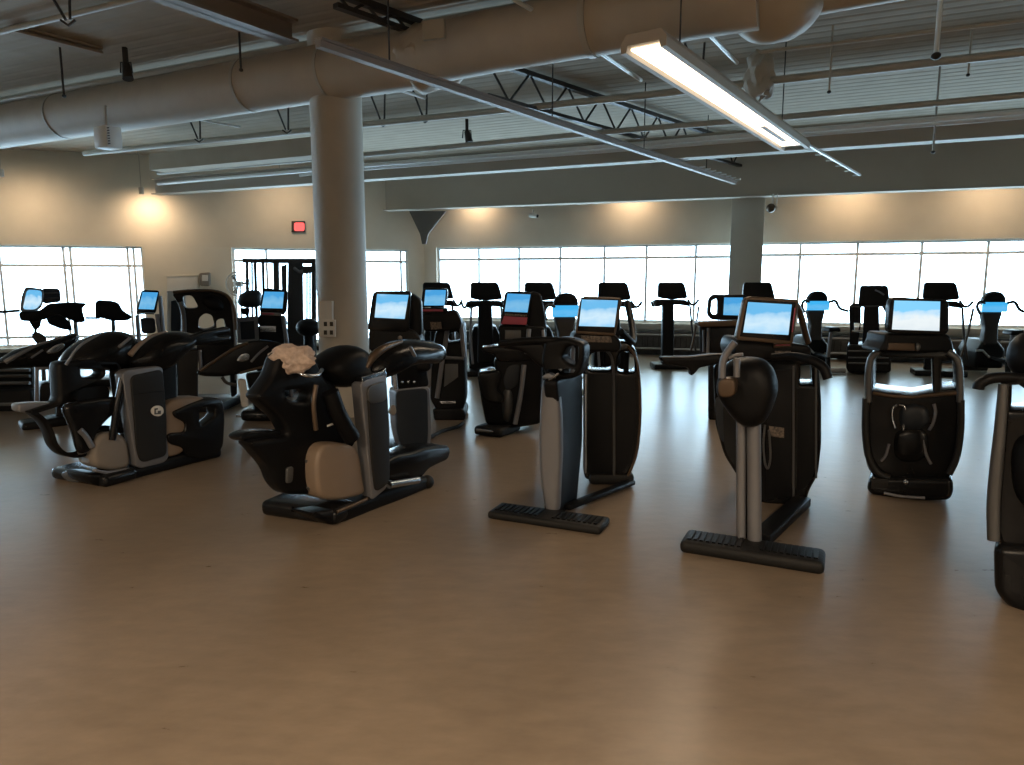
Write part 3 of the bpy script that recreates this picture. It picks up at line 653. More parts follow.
# === C2 : next screen machine
D2=8.15; PD=front(D2); e=thing('elliptical_trainer','black machine with small blue screen and thin red strip, power cable at its foot','exercise machine',G(450,422),'screen machines')
screen_unit(e,7.9,[(423,288),(448,288),(446,306.5),(420,307.5)],[(425.5,290),(446,290),(444.5,305.5),(424,305.5)],'scr_c','gloss',.08)
slab('key_strip',front(7.9),[(421,308),(447,308),(447,314),(420,314)],.08,'black',e,sm=0); slab('red_strip',front(7.9),[(422,309.3),(443,309.3),(443,311.3),(422,311.3)],.01,'red',e,-.01,sm=0,bev=.001)
slab('console',front(7.92),[(420,314),(456,310),(462,322),(460,330),(424,332)],.25,'black',e,bev=.02)
slab('console_keys',front(7.9),[(430,322),(441,322),(442,329),(431,330)],.01,'keys',e,-.01,sm=0)
slab('body',PD,[(436,330),(464,322),(465,345),(466,400),(462,414),(440,416),(430,400),(432,350)],.35,'black',e,bev=.03,holes=[[(447,334),(458,331),(461,341),(446,343)]])
slab('body_window',PD,[(445,364),(458,364),(458,377),(450,383),(444,387)],.01,'grey',e,-.008,bev=.003,sm=0)
for a,b_ in(((448.5,322),(443.5,356)),((461,323),(464.5,357)),((443,356),(437,398))): tube('silver_leg',[PD.hit(*a,-.03),PD.hit(*b_,-.03)],.028,'silver',e,8,0)
tube('cross_rail',[PD.hit(444,357.5,-.03),PD.hit(464,358.5,-.03)],.02,'silver',e,8,0)
slab('lower_trim',PD,[(439,401),(456,401),(456,404),(441,404)],.02,'chrome',e,-.01,bev=.004)
slab('base',PD,[(432,408),(462,408),(466,414),(464,422),(434,422)],.6,'black',e,-.02,bev=.03)
slab('silver_panel',PD,[(426,366),(436,362),(432,385),(427,390)],.05,'silver',e,.05)
tag(tube('power_cable',[G(463,425)+Vector((0,-.02,.025)),G(458,428)+Vector((0,0,.012)),G(442,432)+Vector((0,0,.012)),G(428,440)+Vector((0,0,.012)),G(418,449)+Vector((0,0,.012))],.022,'rubber'),'thick black power cable running across the floor right of the pillar','cable')
# === D : mid machine with blue screen and red panel
D3=7.35; P3=front(D3); e=thing('elliptical_trainer','black machine with blue screen and red control panel left of the silver mast','exercise machine',G(508,437),'screen machines')
screen_unit(e,7.3,[(505,291),(532,292),(528,326),(500,325)],[(507.5,293.5),(530.5,294.5),(527.5,312.5),(504.5,311.5)],'scr_c','gloss',.08)
slab('red_panel',front(7.3),[(504,316),(527.5,317.5),(526.5,325),(501,324)],.012,'red',e,-.008,sm=0); slab('cream_strip',front(7.3),[(505,313.6),(527,314.8),(527,316.8),(505,315.6)],.012,'keys',e,-.008,sm=0,bev=.001)
slab('screen_back',front(7.36),[(530,291),(541,293),(545,312),(547,331),(527,328)],.16,'black',e,bev=.03)
slab('console',P3,[(498,325),(545,326),(546,340),(528,347),(500,344)],.3,'black',e,bev=.02)
slab('console_keys',P3,[(505,330),(521,330),(521,339),(505,339)],.012,'grey',e,-.008,sm=0)
tube('handle',[P3.hit(529,329,-.06),P3.hit(528,341,-.08),P3.hit(536,343,-.08),P3.hit(543,342,-.08)],.024,'silver',e); tube('handle',[P3.hit(528,346,-.08),P3.hit(527,354,-.08)],.03,'silver',e)
tube('handle',[P3.hit(543,330,-.06),P3.hit(544,341,-.08),P3.hit(541,350,-.06)],.018,'silver',e)
pd=slab('arm_rest',P3,[(481,348),(500,346),(520,347),(545,350),(543,360),(515,362),(498,362),(494,354),(483,353)],.3,'gloss',e,-.02,bev=.02)
slab('body',P3,[(493,360),(528,355),(543,358),(541,424),(516,428),(486,425),(481,400),(478,380),(477,374),(490,370),(496,372)],.38,'black',e,.02,bev=.03)
slab('saddle',P3,[(477,373),(500,370),(502,378),(498,390),(505,397),(503,404),(492,404),(482,400),(479,388)],.3,'gloss',e,-.06,bev=.03)
slab('blue_panel',P3,[(508,366),(520,364),(518,385),(506,392),(503,380)],.02,'bluepanel',e,.005,bev=.005)
tube('silver_spine',[P3.hit(524,365,-.03),P3.hit(522,385,-.03),P3.hit(519,405,-.03),P3.hit(515,424,-.03)],.026,'silver',e)
pillow('wheel_cover',P3,[(502,390),(507,386),(513,390),(513,412),(509,424),(502,420)],.2,'grey',e,-.04)
crossfoot('base_foot',e,G(474,435),G(502,438.5),.45,.10,Vector((.45,.89,0)),False,'rubber')
tube('foot_trim',[G(477,435)+Vector((0,-.01,.06)),G(500,437.5)+Vector((0,-.01,.06))],.02,'chrome',e,8,0)
tube('base_rail',[G(500,432)+Vector((0,.0,.07)),G(530,421)+Vector((0,0,.09)),G(541,417)+Vector((0,0,.10))],.045,'silver',e,10,0)
# === E : centre machine, silver mast
fE0,fE1=G(487,519),G(600,536)
axE=Vector((fE0.y-fE1.y,fE1.x-fE0.x,0)).normalized()
e=thing('stair_climber','centre black machine with fat silver mast and two arched shrouds under its screen','exercise machine',G(560,515),'silver mast machines')
crossfoot('base_foot',e,fE0,fE1,.24,.055,axE,True)
PE=Plane(G(557,518),axE)
PEf=Plane(G(541,516),(fE1-fE0))
slab('mast',PEf,[(541,378),(556,379),(559,410),(560,450),(558,490),(557,517),(545,516),(539,480),(537.5,440),(539,400)],.10,'silver',e,0,bev=.035,sm=2)
slab('mast_body',PE,[(556,380),(570,376),(583,373),(583,400),(583,440),(577,505),(557,518),(560,470),(560,420)],.10,'black',e,.0,bev=.02,sm=1)
slab('mast_cap',PEf,[(540,378),(548,372),(557,379)],.06,'silver',e,.02,sm=1)
tube('cap_lever',[PEf.hit(549,380,-.02),PEf.hit(553,378,-.03),PEf.hit(559,373,-.03)],.008,'chrome',e)
Db=5.45; PEb=front(Db,612)
sh=slab('shroud',PEb,[(583,352),(588,345),(598,341),(612,341),(628,342),(636,350),(640,370),(641.5,400),(640,440),(635,462),(627,477),(612,482),(585,480),(583,470)],.26,'gloss',e,0,
   holes=[[(588,371),(587.5,360),(591,354),(600,351),(608,353),(611,359),(611.5,371)],[(617,373),(617.5,358),(621,351.5),(627,351),(634,356),(636,373)]],bev=.02,sm=1,hsm=1)
slab('shroud_panel',PEb,[(588,374),(611.5,374),(611.5,478),(588,474)],.012,'black',sh,-.006,sm=0,bev=.003)
slab('shroud_panel',PEb,[(616.5,376),(635,377),(636,430),(631,460),(625,471),(616.5,476)],.012,'black',sh,-.006,sm=0,bev=.003)
tube('shroud_rim',[PEb.hit(614,478,-.01),PEb.hit(614,420,-.01),PEb.hit(613.5,368,-.01),PEb.hit(611,354,-.01),PEb.hit(600,346,-.01),PEb.hit(588,350,-.01),PEb.hit(584.5,362,-.01)],.011,'grey',sh,8,2)
tube('shroud_rim',[PEb.hit(628,476,-.0),PEb.hit(637,455,-.0),PEb.hit(640.5,420,0),PEb.hit(640,385,-.0),PEb.hit(637,358,0),PEb.hit(628,346,0)],.011,'bronze',sh,8,2)
tube('light_strip',[PEb.hit(586,374,-.015),PEb.hit(586,473,-.015)],.010,'chrome',sh,8,0)
tube('inner_lever',[PEb.hit(626,376,.16),PEb.hit(626.5,352,.16)],.022,'black',e,8,0)
c0=G(566,512);c1=G(632,486)
link('base_rail',bevel_me(fm(*beamvf(c0+Vector((0,0,.035)),c1+Vector((0,0,.035)),.07,.04)),.012),'black',e)
link('rear_foot',bevel_me(fm(*boxvf(G(612,486)+Vector((0,.1,.05)),(.36,.2,.09))),.03),'rubber',e)
s=slab('screen_housing',front(5.15),[(581,296),(621,298),(622,301),(615.5,335),(613,336),(576,333.5),(575.5,330)],.05,'bronze',e,sm=1)
slab('screen_bezel',front(5.15),[(581,297.5),(619.5,299.3),(614,333),(577.5,331)],.02,'gloss',s,-.004,sm=0,bev=.003)
slab('screen',front(5.15),[(582,299.5),(618,300.5),(614.5,327),(579,326)],.012,'scr_a',s,-.012,sm=0,bev=.002)
slab('console',front(5.2),[(574,333),(616,334),(622,344),(620,352),(578,352),(572,344)],.3,'black',e,bev=.02)
slab('console_keys',front(5.2),[(581,335.5),(611,336.5),(612,342.5),(582,342)],.012,'keys',e,-.008,sm=0,bev=.003)
slab('hand_grip',PEf,[(543,340),(565,337),(584,343),(583,362),(577,377),(566,380),(556,380),(545,376),(540,363)],.16,'black',e,.04,holes=[[(561,357),(566,347),(574,346),(574,366),(566,362)]],bev=.03,sm=1)
slab('left_shell',PEf,[(499,343),(520,340),(546,340),(550,372),(536,366),(524,352),(500,349)],.12,'black',e,.10,bev=.03,sm=2)
tube('handlebar',[PEf.hit(500,344,.1),PEf.hit(520,341,.08),PEf.hit(545,340,.06),PEf.hit(575,341,.1)],.024,'black',e)
tube('arm',[P(621,332,5.4),P(634,345,5.5),P(632,325,5.7),P(629,310,5.8),P(627,302,5.85)],.028,'black',e)
# === F : silver double mast machine
fF0,fF1=G(679,553),G(824,576.5)
axF=Vector((fF0.y-fF1.y,fF1.x-fF0.x,0)).normalized()
e=thing('stair_climber','black machine with twin silver posts and a bronze framed screen','exercise machine',G(750,545),'silver mast machines')
crossfoot('base_foot',e,fF0,fF1,.25,.075,axF,True)
PF=Plane(G(752,551),fF1-fF0)
tube('post',[PF.hit(741,549,.0),PF.hit(741,470,.0),PF.hit(741,400,.0),PF.hit(741,370,.0)],.028,'silver',e,14,0)
tube('post',[PF.hit(754.5,551,0),PF.hit(754,470,0),PF.hit(753.5,400,0),PF.hit(753,370,0)],.041,'silver',e,16,0)
tube('post_seam',[PF.hit(747.5,550,.03),PF.hit(747.5,400,.03)],.018,'black',e,10,0)
pillow('mast_head',PF,[(718,377),(728,360),(745,356),(764,358),(775,370),(779,388),(773,408),(764,424),(748,428),(735,420),(722,402),(716,390)],.26,'black',e,-.22,e=.42)
bx=slab('side_box',PF,[(717,379),(735,378),(735,397),(718,398)],.12,'bronze',e,-.34,bev=.012)
tube('silver_lever',[PF.hit(722,378,-.31),PF.hit(722.5,362,-.31),PF.hit(727,352,-.31),PF.hit(735,342,-.31)],.020,'silver',e,12,1)
tube('silver_lever',[PF.hit(736.5,377,-.31),PF.hit(737,358,-.31),PF.hit(730,357,-.31),PF.hit(743,354,-.31)][0:2],.018,'silver',e,12,0)
tube('silver_lever',[PF.hit(729,358,-.31),PF.hit(736,355,-.31),PF.hit(743,354.5,-.31)],.010,'silver',e,10,1)
Dc=5.0; PFb=front(Dc,767)
sh=slab('shroud',PFb,[(713,366),(722,358),(745,357),(790,357),(812,360),(819,368),(821.5,400),(821.5,445),(818,476),(809,492),(806,504),(764,506),(757,498),(738,478),(724,456),(715,425)],.36,'gloss',e,0,holes=[[(800,385),(801,365),(812,365),(813,385)]],bev=.03,sm=1,hsm=0)
slab('blue_panel',PFb,[(715,398),(723,396),(724,444),(719,436),(716,420)],.012,'bluepanel',sh,-.006,sm=1,bev=.003)
slab('shroud_panel',PFb,[(797,388),(817,388),(818,440),(814,474),(806,488),(797,492)],.012,'black',sh,-.006,sm=0,bev=.003)
slab('shroud_panel',PFb,[(767,370),(791,370),(791,496),(766,500),(767,430)],.012,'black',sh,-.006,sm=0,bev=.003)
slab('shroud_label',PFb,[(769,426),(784,428),(784,438),(769,436)],.006,'keys',sh,-.010,sm=0,bev=.001)
tube('side_ring',[PFb.hit(765,425,-.015),PFb.hit(763,445,-.015),PFb.hit(765,465,-.015),PFb.hit(768,470,-.015),PFb.hit(771,458,-.015),PFb.hit(769,430,-.015)],.008,'grey',sh)
for x in(793.5,816): tube('shroud_rim',[PFb.hit(x,500 if x<800 else 478,-.006),PFb.hit(x,430,-.006),PFb.hit(x,366,-.006)],.008,'grey',sh,8,0)
link('base_rail',bevel_me(fm(*beamvf(G(760,545)+Vector((0,0,.04)),G(802,506)+Vector((0,0,.04)),.12,.07)),.012),'black',e)
link('rear_foot',bevel_me(fm(*boxvf(P(785,505,5.2)*1+Vector((0,0,0)),(.34,.25,.1))),.03),'rubber',e)
s=slab('screen_housing',front(4.55),[(745,296),(797,299.5),(799,303),(793,343),(790,344.5),(738,340),(736.5,337)],.055,'bronze',e,sm=1)
slab('screen_bezel',front(4.55),[(747.5,299.5),(796,302.5),(790.5,341),(740,336.5)],.02,'gloss',s,-.004,sm=0,bev=.003)
slab('screen',front(4.55),[(748.5,302),(792,304.5),(788.5,335),(743.5,332.5)],.012,'scr_a',s,-.012,sm=0,bev=.002)
slab('red_strip',front(4.55),[(794.5,308),(795.8,308),(793,332),(791.8,332)],.006,'red',s,-.012,sm=0,bev=.001)
tube('side_arm',[P(795,303,4.65),P(800,312,4.7),P(805,332,4.75),P(808,342,4.8)],.022,'bronze',e)
slab('console',front(4.65),[(738,338),(792,343),(812,346),(812,358),(740,362),(734,350)],.35,'black',e,bev=.02)
slab('control_strip',front(4.65),[(774.5,343.5),(791.5,343),(791.5,347),(774.5,348)],.03,'bronze',e,-.03,sm=0); slab('control_buttons',front(4.65),[(776,344.6),(790,344.2),(790,345.6),(776,346)],.006,'red',e,-.036,sm=0,bev=.001)
slab('console_keys',front(4.65),[(775,351),(791,351),(790,360),(776,359)],.01,'keys',e,-.006,sm=0,bev=.002)
tube('handlebar',[P(772,357,4.6),P(795,356,4.5),P(812,360,4.4),P(824,367,4.35),P(828,379,4.33)],[.026,.028,.03,.032,.03],'black',e,14)
slab('left_wing',front(4.7),[(660,357),(690,357),(715,354),(742,355),(742,362),(720,364),(700,368),(697,372),(692,377),(690,368),(664,364)],.10,'black',e,bev=.02,sm=1)
# === J : machine behind F
e=thing('elliptical_trainer','black machine with loop handle and small blue screen half hidden behind the bronze framed screen','exercise machine',G(720,421),'screen machines')
PJ=front(8.1,722)
slab('loop_frame',front(8.0),[(709,299),(713,294.5),(747,294.5),(747,320),(712,320),(707.5,314)],.06,'black',e,holes=[[(712,301),(715,299),(718,299),(718,314),(714,315),(711,312)]],bev=.01)
slab('screen',front(8.0),[(724.5,297.5),(743,297.5),(742,315.5),(723.5,315)],.012,'scr_c',e,-.01,sm=0,bev=.002)
slab('console',front(8.0),[(698,322),(744,320),(744,326),(700,327)],.2,'bronze',e,bev=.01)
b_=slab('body_box',PJ,[(699,324),(740,324),(738,360),(700,360)],.3,'black',e,bev=.02); slab('box_panel',PJ,[(710,328),(735,328),(735,356),(709,356)],.012,'gloss',b_,-.008,sm=0)
tube('box_rim',[PJ.hit(707.5,357,-.01),PJ.hit(708.5,328,-.01)],.02,'silver',b_,8,0); tube('box_rim',[PJ.hit(703.5,352,-.01),PJ.hit(703.5,330,-.01)],.014,'grey',b_,8,0)
slab('body',PJ,[(708,360),(745,360),(742,415),(716,421),(708,420)],.35,'gloss',e,.02,bev=.03)
# === G : right machine seen end on
e=thing('stair_climber','black machine with pale display and wide grey framed shell, right of the twin silver posts','exercise machine',G(912,500),'silver mast machines')
D=5.15; PG=front(D,912)
s=slab('screen_housing',front(5.0),[(893,297),(946,299.5),(949,303),(949,335),(888,333),(890,305)],.06,'gloss',e,sm=1)
slab('screen',front(5.0),[(895,300.5),(940.5,301.5),(939.5,331),(892.5,329.5)],.012,'scr_b',s,-.008,sm=0,bev=.002)
slab('console',front(5.05),[(886,333),(950,334),(954,345),(955,353),(878,352),(885,342)],.28,'black',e,bev=.02)
slab('console_keys',front(5.05),[(889,343),(915,343.5),(915,351),(888,350)],.02,'bronze',e,-.012,sm=0); ball('knob',P(917.5,347,5.04),.026,'grey',e,(.7,.7,1.2))
fr=slab('shell_frame',PG,[(866,402),(867,365),(871,353),(880,350),(912,349),(945,350),(957,353),(962,364),(963.5,402),(961,450),(955,472),(947,479),(875,478),(867,468),(863.5,445)],.5,'gloss',e,0,holes=[[(873,391),(873.5,362),(878,357),(932,359),(933,392),(912,396),(885,393)],[(942,361),(955,361),(956.5,385),(955,389),(942,390)]],bev=.02,sm=1,hsm=0)
tube('shell_tube',[PG.hit(868.5,402,-.02),PG.hit(868,372,-.02),PG.hit(871,357,-.02),PG.hit(880,351,-.02)],.026,'grey',fr,12); tube('shell_tube',[PG.hit(960,402,-.02),PG.hit(960,370,-.02),PG.hit(957,358,-.02),PG.hit(948,352,-.02)],.024,'grey',fr,12)
tube('shell_tube',[PG.hit(866,398,-.02),PG.hit(865,430,-.02),PG.hit(868,458,-.02),PG.hit(878,474,-.02),PG.hit(890,478,-.02)],.026,'panel',fr,12); tube('shell_tube',[PG.hit(961,400,-.02),PG.hit(961,430,-.02),PG.hit(957,458,-.02),PG.hit(949,474,-.02)],.024,'panel',fr,12)
tube('shell_lip',[PG.hit(873,393,-.02),PG.hit(890,396,-.02),PG.hit(912,397.5,-.02),PG.hit(932,395,-.02),PG.hit(957,393,-.02)],.014,'bronze',fr,8)
tube('facet_highlight',[PG.hit(897,405,-.01),PG.hit(892,408,-.01),PG.hit(891.5,418,-.01),PG.hit(895,428,-.01)],.010,'chrome',fr,8); tube('facet_highlight',[PG.hit(899,405,-.01),PG.hit(905,405.5,-.01),PG.hit(905,415,-.01),PG.hit(903,430,-.01)],.009,'chrome',fr,8)  # bright metal tubes stand in for highlights on the shell's inner facets
tube('facet_highlight',[PG.hit(934,404,-.01),PG.hit(936,412,-.01),PG.hit(933,424,-.01),PG.hit(929,430,-.01)],.011,'silver',fr,8); tube('facet_highlight',[PG.hit(923,440,-.01),PG.hit(926,455,-.01),PG.hit(931,464,-.01)],.011,'silver',fr,8); tube('facet_highlight',[PG.hit(889,444,-.01),PG.hit(886,456,-.01),PG.hit(881,461,-.01)],.010,'silver',fr,8)
pillow('inner_hub',PG,[(893,432),(905,425),(920,425),(930,433),(930,455),(918,463),(902,463),(892,455)],.10,'gloss',fr,-.03)
pillow('inner_hub',PG,[(898,410),(910,402),(928,406),(931,424),(915,432),(900,428)],.08,'bluepanel',fr,-.03)
slab('base',PG,[(869,477),(953,478),(954,492),(950,501),(925,502),(895,500),(872,496),(866.5,490)],.6,'gloss',e,-.06,bev=.04,sm=1)
tube('base_trim',[PG.hit(884,493,-.075),PG.hit(900,496.5,-.08),PG.hit(925,498,-.075)],.012,'silver',e); ball('base_stud',PG.hit(906,482,-.07),.022,'chrome',e)
slab('base_plate',PG,[(871,480),(888,479),(888,488),(871,489)],.01,'panel',e,-.07,sm=0,bev=.003)
# === H : right edge machine
e=thing('stair_climber','black machine cut by the right edge with curved black handlebar and grey upright','exercise machine',G(1030,612),'silver mast machines')
gh=G(1010,605); PH=Plane(gh,(gh.y,-gh.x))
tube('handlebar',[PH.hit(1050,378,.1),PH.hit(1024,379,.05),PH.hit(1005,377,0),PH.hit(990,378,-.03),PH.hit(979,384,-.04),PH.hit(978,389,-.04)],.026,'black',e,14)
tube('upright',[PH.hit(1003.5,384,0),PH.hit(1000,430,0),PH.hit(996,470,0),PH.hit(993,505,0),PH.hit(993.5,540,0)],[.022,.026,.03,.03,.028],'grey',e,14)
slab('shroud',PH,[(1003,378),(1090,372),(1100,540),(1050,556),(1000,548),(993,530),(996,480),(1001,430)],.3,'gloss',e,.01,holes=[[(1008,386),(1060,383),(1060,412),(1007,410)]],bev=.03,sm=1,hsm=0)
ball('knob',PH.hit(1025,457,-.02),.04,'silver',e)
pillow('hub',PH,[(1010,440),(1040,425),(1070,450),(1070,500),(1040,520),(1012,495)],.2,'black',e,-.08)
slab('base',PH,[(993,545),(1060,548),(1100,552),(1104,630),(1060,628),(1022,617),(1004,606),(994,592)],.5,'gloss',e,-.04,bev=.05,sm=1)
ball('top_knob',PH.hit(1030,355,.2),.10,'black',e,(1,1,1.2))
slab('console',PH,[(1022,368),(1045,356),(1095,350),(1095,378),(1030,382)],.25,'black',e,.1,bev=.03)
# === I and far row consoles: one slim and one bulky kind
def far_machine(px,D,label,slim):
    c=P(px,300,D); x,y=c.x,c.y
    e=thing('elliptical_trainer',label,'exercise machine',(x,y,0),'dark machines facing the windows')
    V=lambda a,b_,z: Vector((x+a,y+b_,z))
    pl=Plane((x,y),(1,0)); w=lambda pts:[(a,z) for a,z in pts]
    # plane-local coordinate runs from pl.O along x
    slab('console',pl,w([(-.26,1.34),(-.25,1.59),(-.22,1.62),(.20,1.62),(.24,1.58),(.31,1.33),(.0,1.30)]),.09,'black',e,-.04,local=True,bev=.02)
    slab('console_shelf',pl,w([(-.34,1.19),(-.30,1.30),(.28,1.30),(.36,1.22),(.38,1.17),(.2,1.2),(-.1,1.21),(-.25,1.16)]),.2,'black',e,0,local=True,bev=.02)
    tube('handle',[V(.3,-.05,1.30),V(.36,-.12,1.20),V(.42,-.16,1.22),V(.46,-.2,1.30)],.022,'darksteel',e,10)
    tube('handle',[V(-.3,-.05,1.28),V(-.34,-.12,1.18),V(-.38,-.16,1.20),V(-.40,-.2,1.27)],.022,'darksteel',e,10)
    if slim:
        slab('column',pl,w([(-.13,.06),(.09,.06),(.08,.8),(.06,1.3),(-.15,1.3),(-.14,.7)]),.16,'black',e,.0,local=True,bev=.03)
        tube('lever',[V(.50,-.1,1.18),V(.46,-.05,.7),V(.40,-.02,.35)],.02,'bronze',e,8); tube('lever',[V(.36,-.0,1.18),V(.42,-.0,.7),V(.5,-.02,.3)],.02,'darksteel',e,8)
        box('base',(x+.1,y+.1,.05),(.8,.5,.10),'black',e,0,0,.02)
    else:
        slab('column',pl,w([(-.14,.2),(.15,.2),(.12,1.3),(-.12,1.3)]),.2,'black',e,.0,local=True,bev=.03)
        slab('body',pl,w([(-.29,.05),(.29,.05),(.29,.62),(.20,.84),(-.20,.84),(-.29,.6)]),.9,'black',e,.15,local=True,bev=.05)
        tube('lever',[V(-.24,-.02,1.2),V(-.26,-.06,.7),V(-.22,-.1,.2)],.022,'silver',e,8); tube('lever',[V(.28,-.02,1.2),V(.30,-.06,.7),V(.26,-.1,.2)],.022,'grey',e,8)
        box('base',(x,y+.25,.05),(.66,1.1,.10),'black',e,0,0,.03)
    return e
I=far_machine(671,13.2,'tall slim black machine standing alone just left of the square pillar',True)
def far_copy(src,px,D,rz,label):
    c=P(px,300,D); return copy_tree(src,(c.x,c.y,0),rz,label)
B0=far_machine(539,12.2,'dark console machine directly behind the red panel machine, facing the windows',False)
far_copy(B0,485,12.3,.05,'dark console machine facing the windows, with a silver lever, left of the red panel machine')
far_copy(B0,437,12.8,.03,'dark console machine facing the windows behind the small red strip screen')
far_copy(B0,613,12.0,-.05,'dark console machine facing the windows behind the centre sky screen')
far_copy(I,757,12.6,-.1,'dark slim console machine before the square pillar, above the bronze framed screen')
far_copy(I,939,12.2,-.35,'dark slim console machine behind the pale display, seen through its shell')
# === M : stacked machine far right
e=thing('stair_climber','dark upright machine with stacked base between the twin post and pale display machines','exercise machine',G(868,373),'dark machines facing the windows')
PM=front(12.3,868)
slab('console',PM,[(860,285.5),(888,285.5),(890,302),(889,306),(858,306)],.2,'black',e,bev=.02); tube('console_glint',[PM.hit(875,290,-.01),PM.hit(880,292,-.01),PM.hit(884,295,-.01)],.014,'silver',e,8)
slab('column',PM,[(864,304),(879,304),(880,346),(862,346)],.25,'black',e,bev=.02)
slab('side_arm',PM,[(849,306),(853,303),(861,304),(861,322),(858,346),(849,348),(850,330),(849,316)],.15,'black',e,.05,holes=[[(854,323),(860,323),(858,332),(854,332)]],bev=.01,hsm=0)
slab('side_arm',PM,[(880,303),(890,303),(892,312),(890,346),(884,346),(886,314)],.15,'black',e,.05,bev=.01)
tube('rung',[PM.hit(852,331,.02),PM.hit(886,331,.02)],.014,'rail',e,8,0); tube('rung',[PM.hit(850,306.5,-.02),PM.hit(886,306,-.02)],.014,'grey',e,8,0)
slab('base',PM,[(847,345),(887,345),(891,350),(891,371),(888,373),(849,373),(846,368)],.9,'black',e,-.1,bev=.03)
for y in(351,357.5,363): tube('step_edge',[PM.hit(848,y,-.12),PM.hit(889,y+.4,-.12)],.014,'grey',e,8,0)
# === small bikes by the window
def bike(px,D,label,rz=0):
    c=P(px,300,D); x,y=c.x,c.y; V=lambda a,b_,z: Vector((x+a,y+b_,z)); pl=Plane((x,y),(1,0))
    e=thing('exercise_bike',label,'exercise bike',(x,y,0),'upright bikes by the windows')
    slab('screen_hood',pl,[(-.2,1.22),(-.19,1.34),(-.12,1.44),(0,1.47),(.12,1.44),(.18,1.34),(.17,1.22)],.16,'black',e,0,local=True,bev=.04,sm=1)
    slab('screen',pl,[(-.22,1.11),(-.22,1.28),(.20,1.28),(.19,1.11)],.03,'scr_s',e,-.02,local=True,bev=.004,sm=0)
    tube('handlebar',[V(-.18,0,1.26),V(-.28,-.02,1.30),V(-.36,-.10,1.20),V(-.34,-.2,1.08)],.025,'darksteel',e,8); tube('handlebar',[V(.18,0,1.26),V(.3,-.02,1.30),V(.34,-.1,1.14),V(.46,-.2,1.10)],.025,'darksteel',e,8)
    slab('stem',pl,[(-.19,1.12),(.15,1.12),(.10,.86),(.12,.5),(-.13,.5),(-.11,.86)],.16,'darksteel',e,.02,local=True,bev=.03)
    slab('flywheel_cover',pl,[(-.22,.12),(.25,.12),(.26,.45),(.12,.62),(-.12,.62),(-.22,.42)],.7,'black',e,.02,local=True,bev=.06)
    tube('seat_post',[V(-.02,-.55,.3),V(-.02,-.62,.78)],.035,'silver',e,8,0)
    pillow_me=slab('saddle',Plane((x,y),(1,0)),[(-.13,.76),(.10,.76),(.08,.84),(-.1,.84)],.28,'black',e,-.75,local=True,bev=.03)
    tube('foot_bar',[V(-.3,-.55,.06),V(.3,-.55,.06)],.05,'rail',e,10,0); tube('foot_bar',[V(-.26,.6,.06),V(.28,.6,.06)],.05,'darksteel',e,10,0)
    tube('frame_rail',[V(0,-.55,.08),V(0,-.5,.3),V(0,.1,.3),V(0,.6,.08)],.045,'black',e,8,0)
    for s in(-1,1): tube('pedal_crank',[V(s*.10,-.15,.33),V(s*.22,-.15,.33-s*.12),V(s*.33,-.15,.33-s*.12)],.018,'rail',e,8,0)
    return e
b1_=bike(819,13.0,'upright bike with blue screen by the windows just right of the bronze framed screen')
c=P(996,300,12.2); copy_tree(b1_,(c.x,c.y,0),-.1,'upright bike with blue screen by the windows at the far right')
c=P(567,300,10.4); copy_tree(b1_,(c.x,c.y,0),.1,'upright bike with pale blue screen between the red panel machine and the centre sky screen')
# === left background
e=thing('elliptical_trainer','bluish black machine with tilted blue screen in front of the left window','exercise machine',G(50,400),'machines before the left window')
PR=front(10.7,50)
s=slab('screen_housing',PR,[(25,286.5),(44,289),(43,305),(38,311),(20,312),(21,298)],.06,'silver',e,0,sm=1); slab('screen',PR,[(27,289.5),(42,290.5),(41.5,303),(36,309.5),(22.5,309.5)],.02,'scr_a',s,-.015,sm=1)
slab('book_rest',PR,[(42,288),(60,288.5),(61,302),(43,304)],.06,'bluepanel',e,.1)
for y in(293,298): tube('rest_bar',[PR.hit(44,y,.08),PR.hit(59,y,.08)],.01,'grey',e,8,0)
slab('console',PR,[(18,312),(40,311),(48,304),(70,302.5),(88,303.5),(82,308),(84,316),(86,322),(78,323),(66,318),(50,318),(36,322),(20,321)],.35,'black',e,0,bev=.03)
slab('saddle_pad',PR,[(46,318),(60,314),(70,322),(73,331),(60,329),(48,324)],.3,'black',e,-.1,bev=.03)
slab('joint',PR,[(28,320),(42,319),(40,328),(34,330)],.12,'black',e,.05); slab('crank',PR,[(31,334),(38,332),(46,337),(47,342),(38,345),(33,340)],.2,'darksteel',e,.05,bev=.02); tube('rod',[PR.hit(36,326,.1),PR.hit(35,336,.1)],.02,'darksteel',e,8,0)
tube('handle',[PR.hit(-20,313,.1),PR.hit(2,312,.1),PR.hit(20,310.5,.1)],.022,'darksteel',e,8)
tube('leg',[PR.hit(75,318,.1),PR.hit(77,345,.1),PR.hit(79,385,.1)],.03,'silver',e,8,0); tube('leg',[PR.hit(42,340,.15),PR.hit(45,400,.15)],.03,'darksteel',e,8,0); tube('floor_bar',[PR.hit(40,398,.15),PR.hit(80,398,.15)],.04,'black',e,8,0)
e=thing('elliptical_trainer','dark rounded console on a side bar in front of the left window','exercise machine',G(110,395),'machines before the left window')
PS=front(11.0,112)
slab('console',PS,[(95,303),(98,300),(112,301),(119,303),(123,311),(133,317),(128,321),(112,321),(100,318),(95,317)],.3,'black',e,bev=.04)
tube('side_bar',[PS.hit(85,318,.1),PS.hit(100,318,.1)],.018,'darksteel',e,8,0); tube('post',[PS.hit(113,320,.15),PS.hit(115,360,.15),PS.hit(116,392,.15)],.03,'darksteel',e,8,0); box('base',PS.w(PS.sz(116,392)[0],.06,.3),(.5,.9,.12),'black',e,0,0,.03)
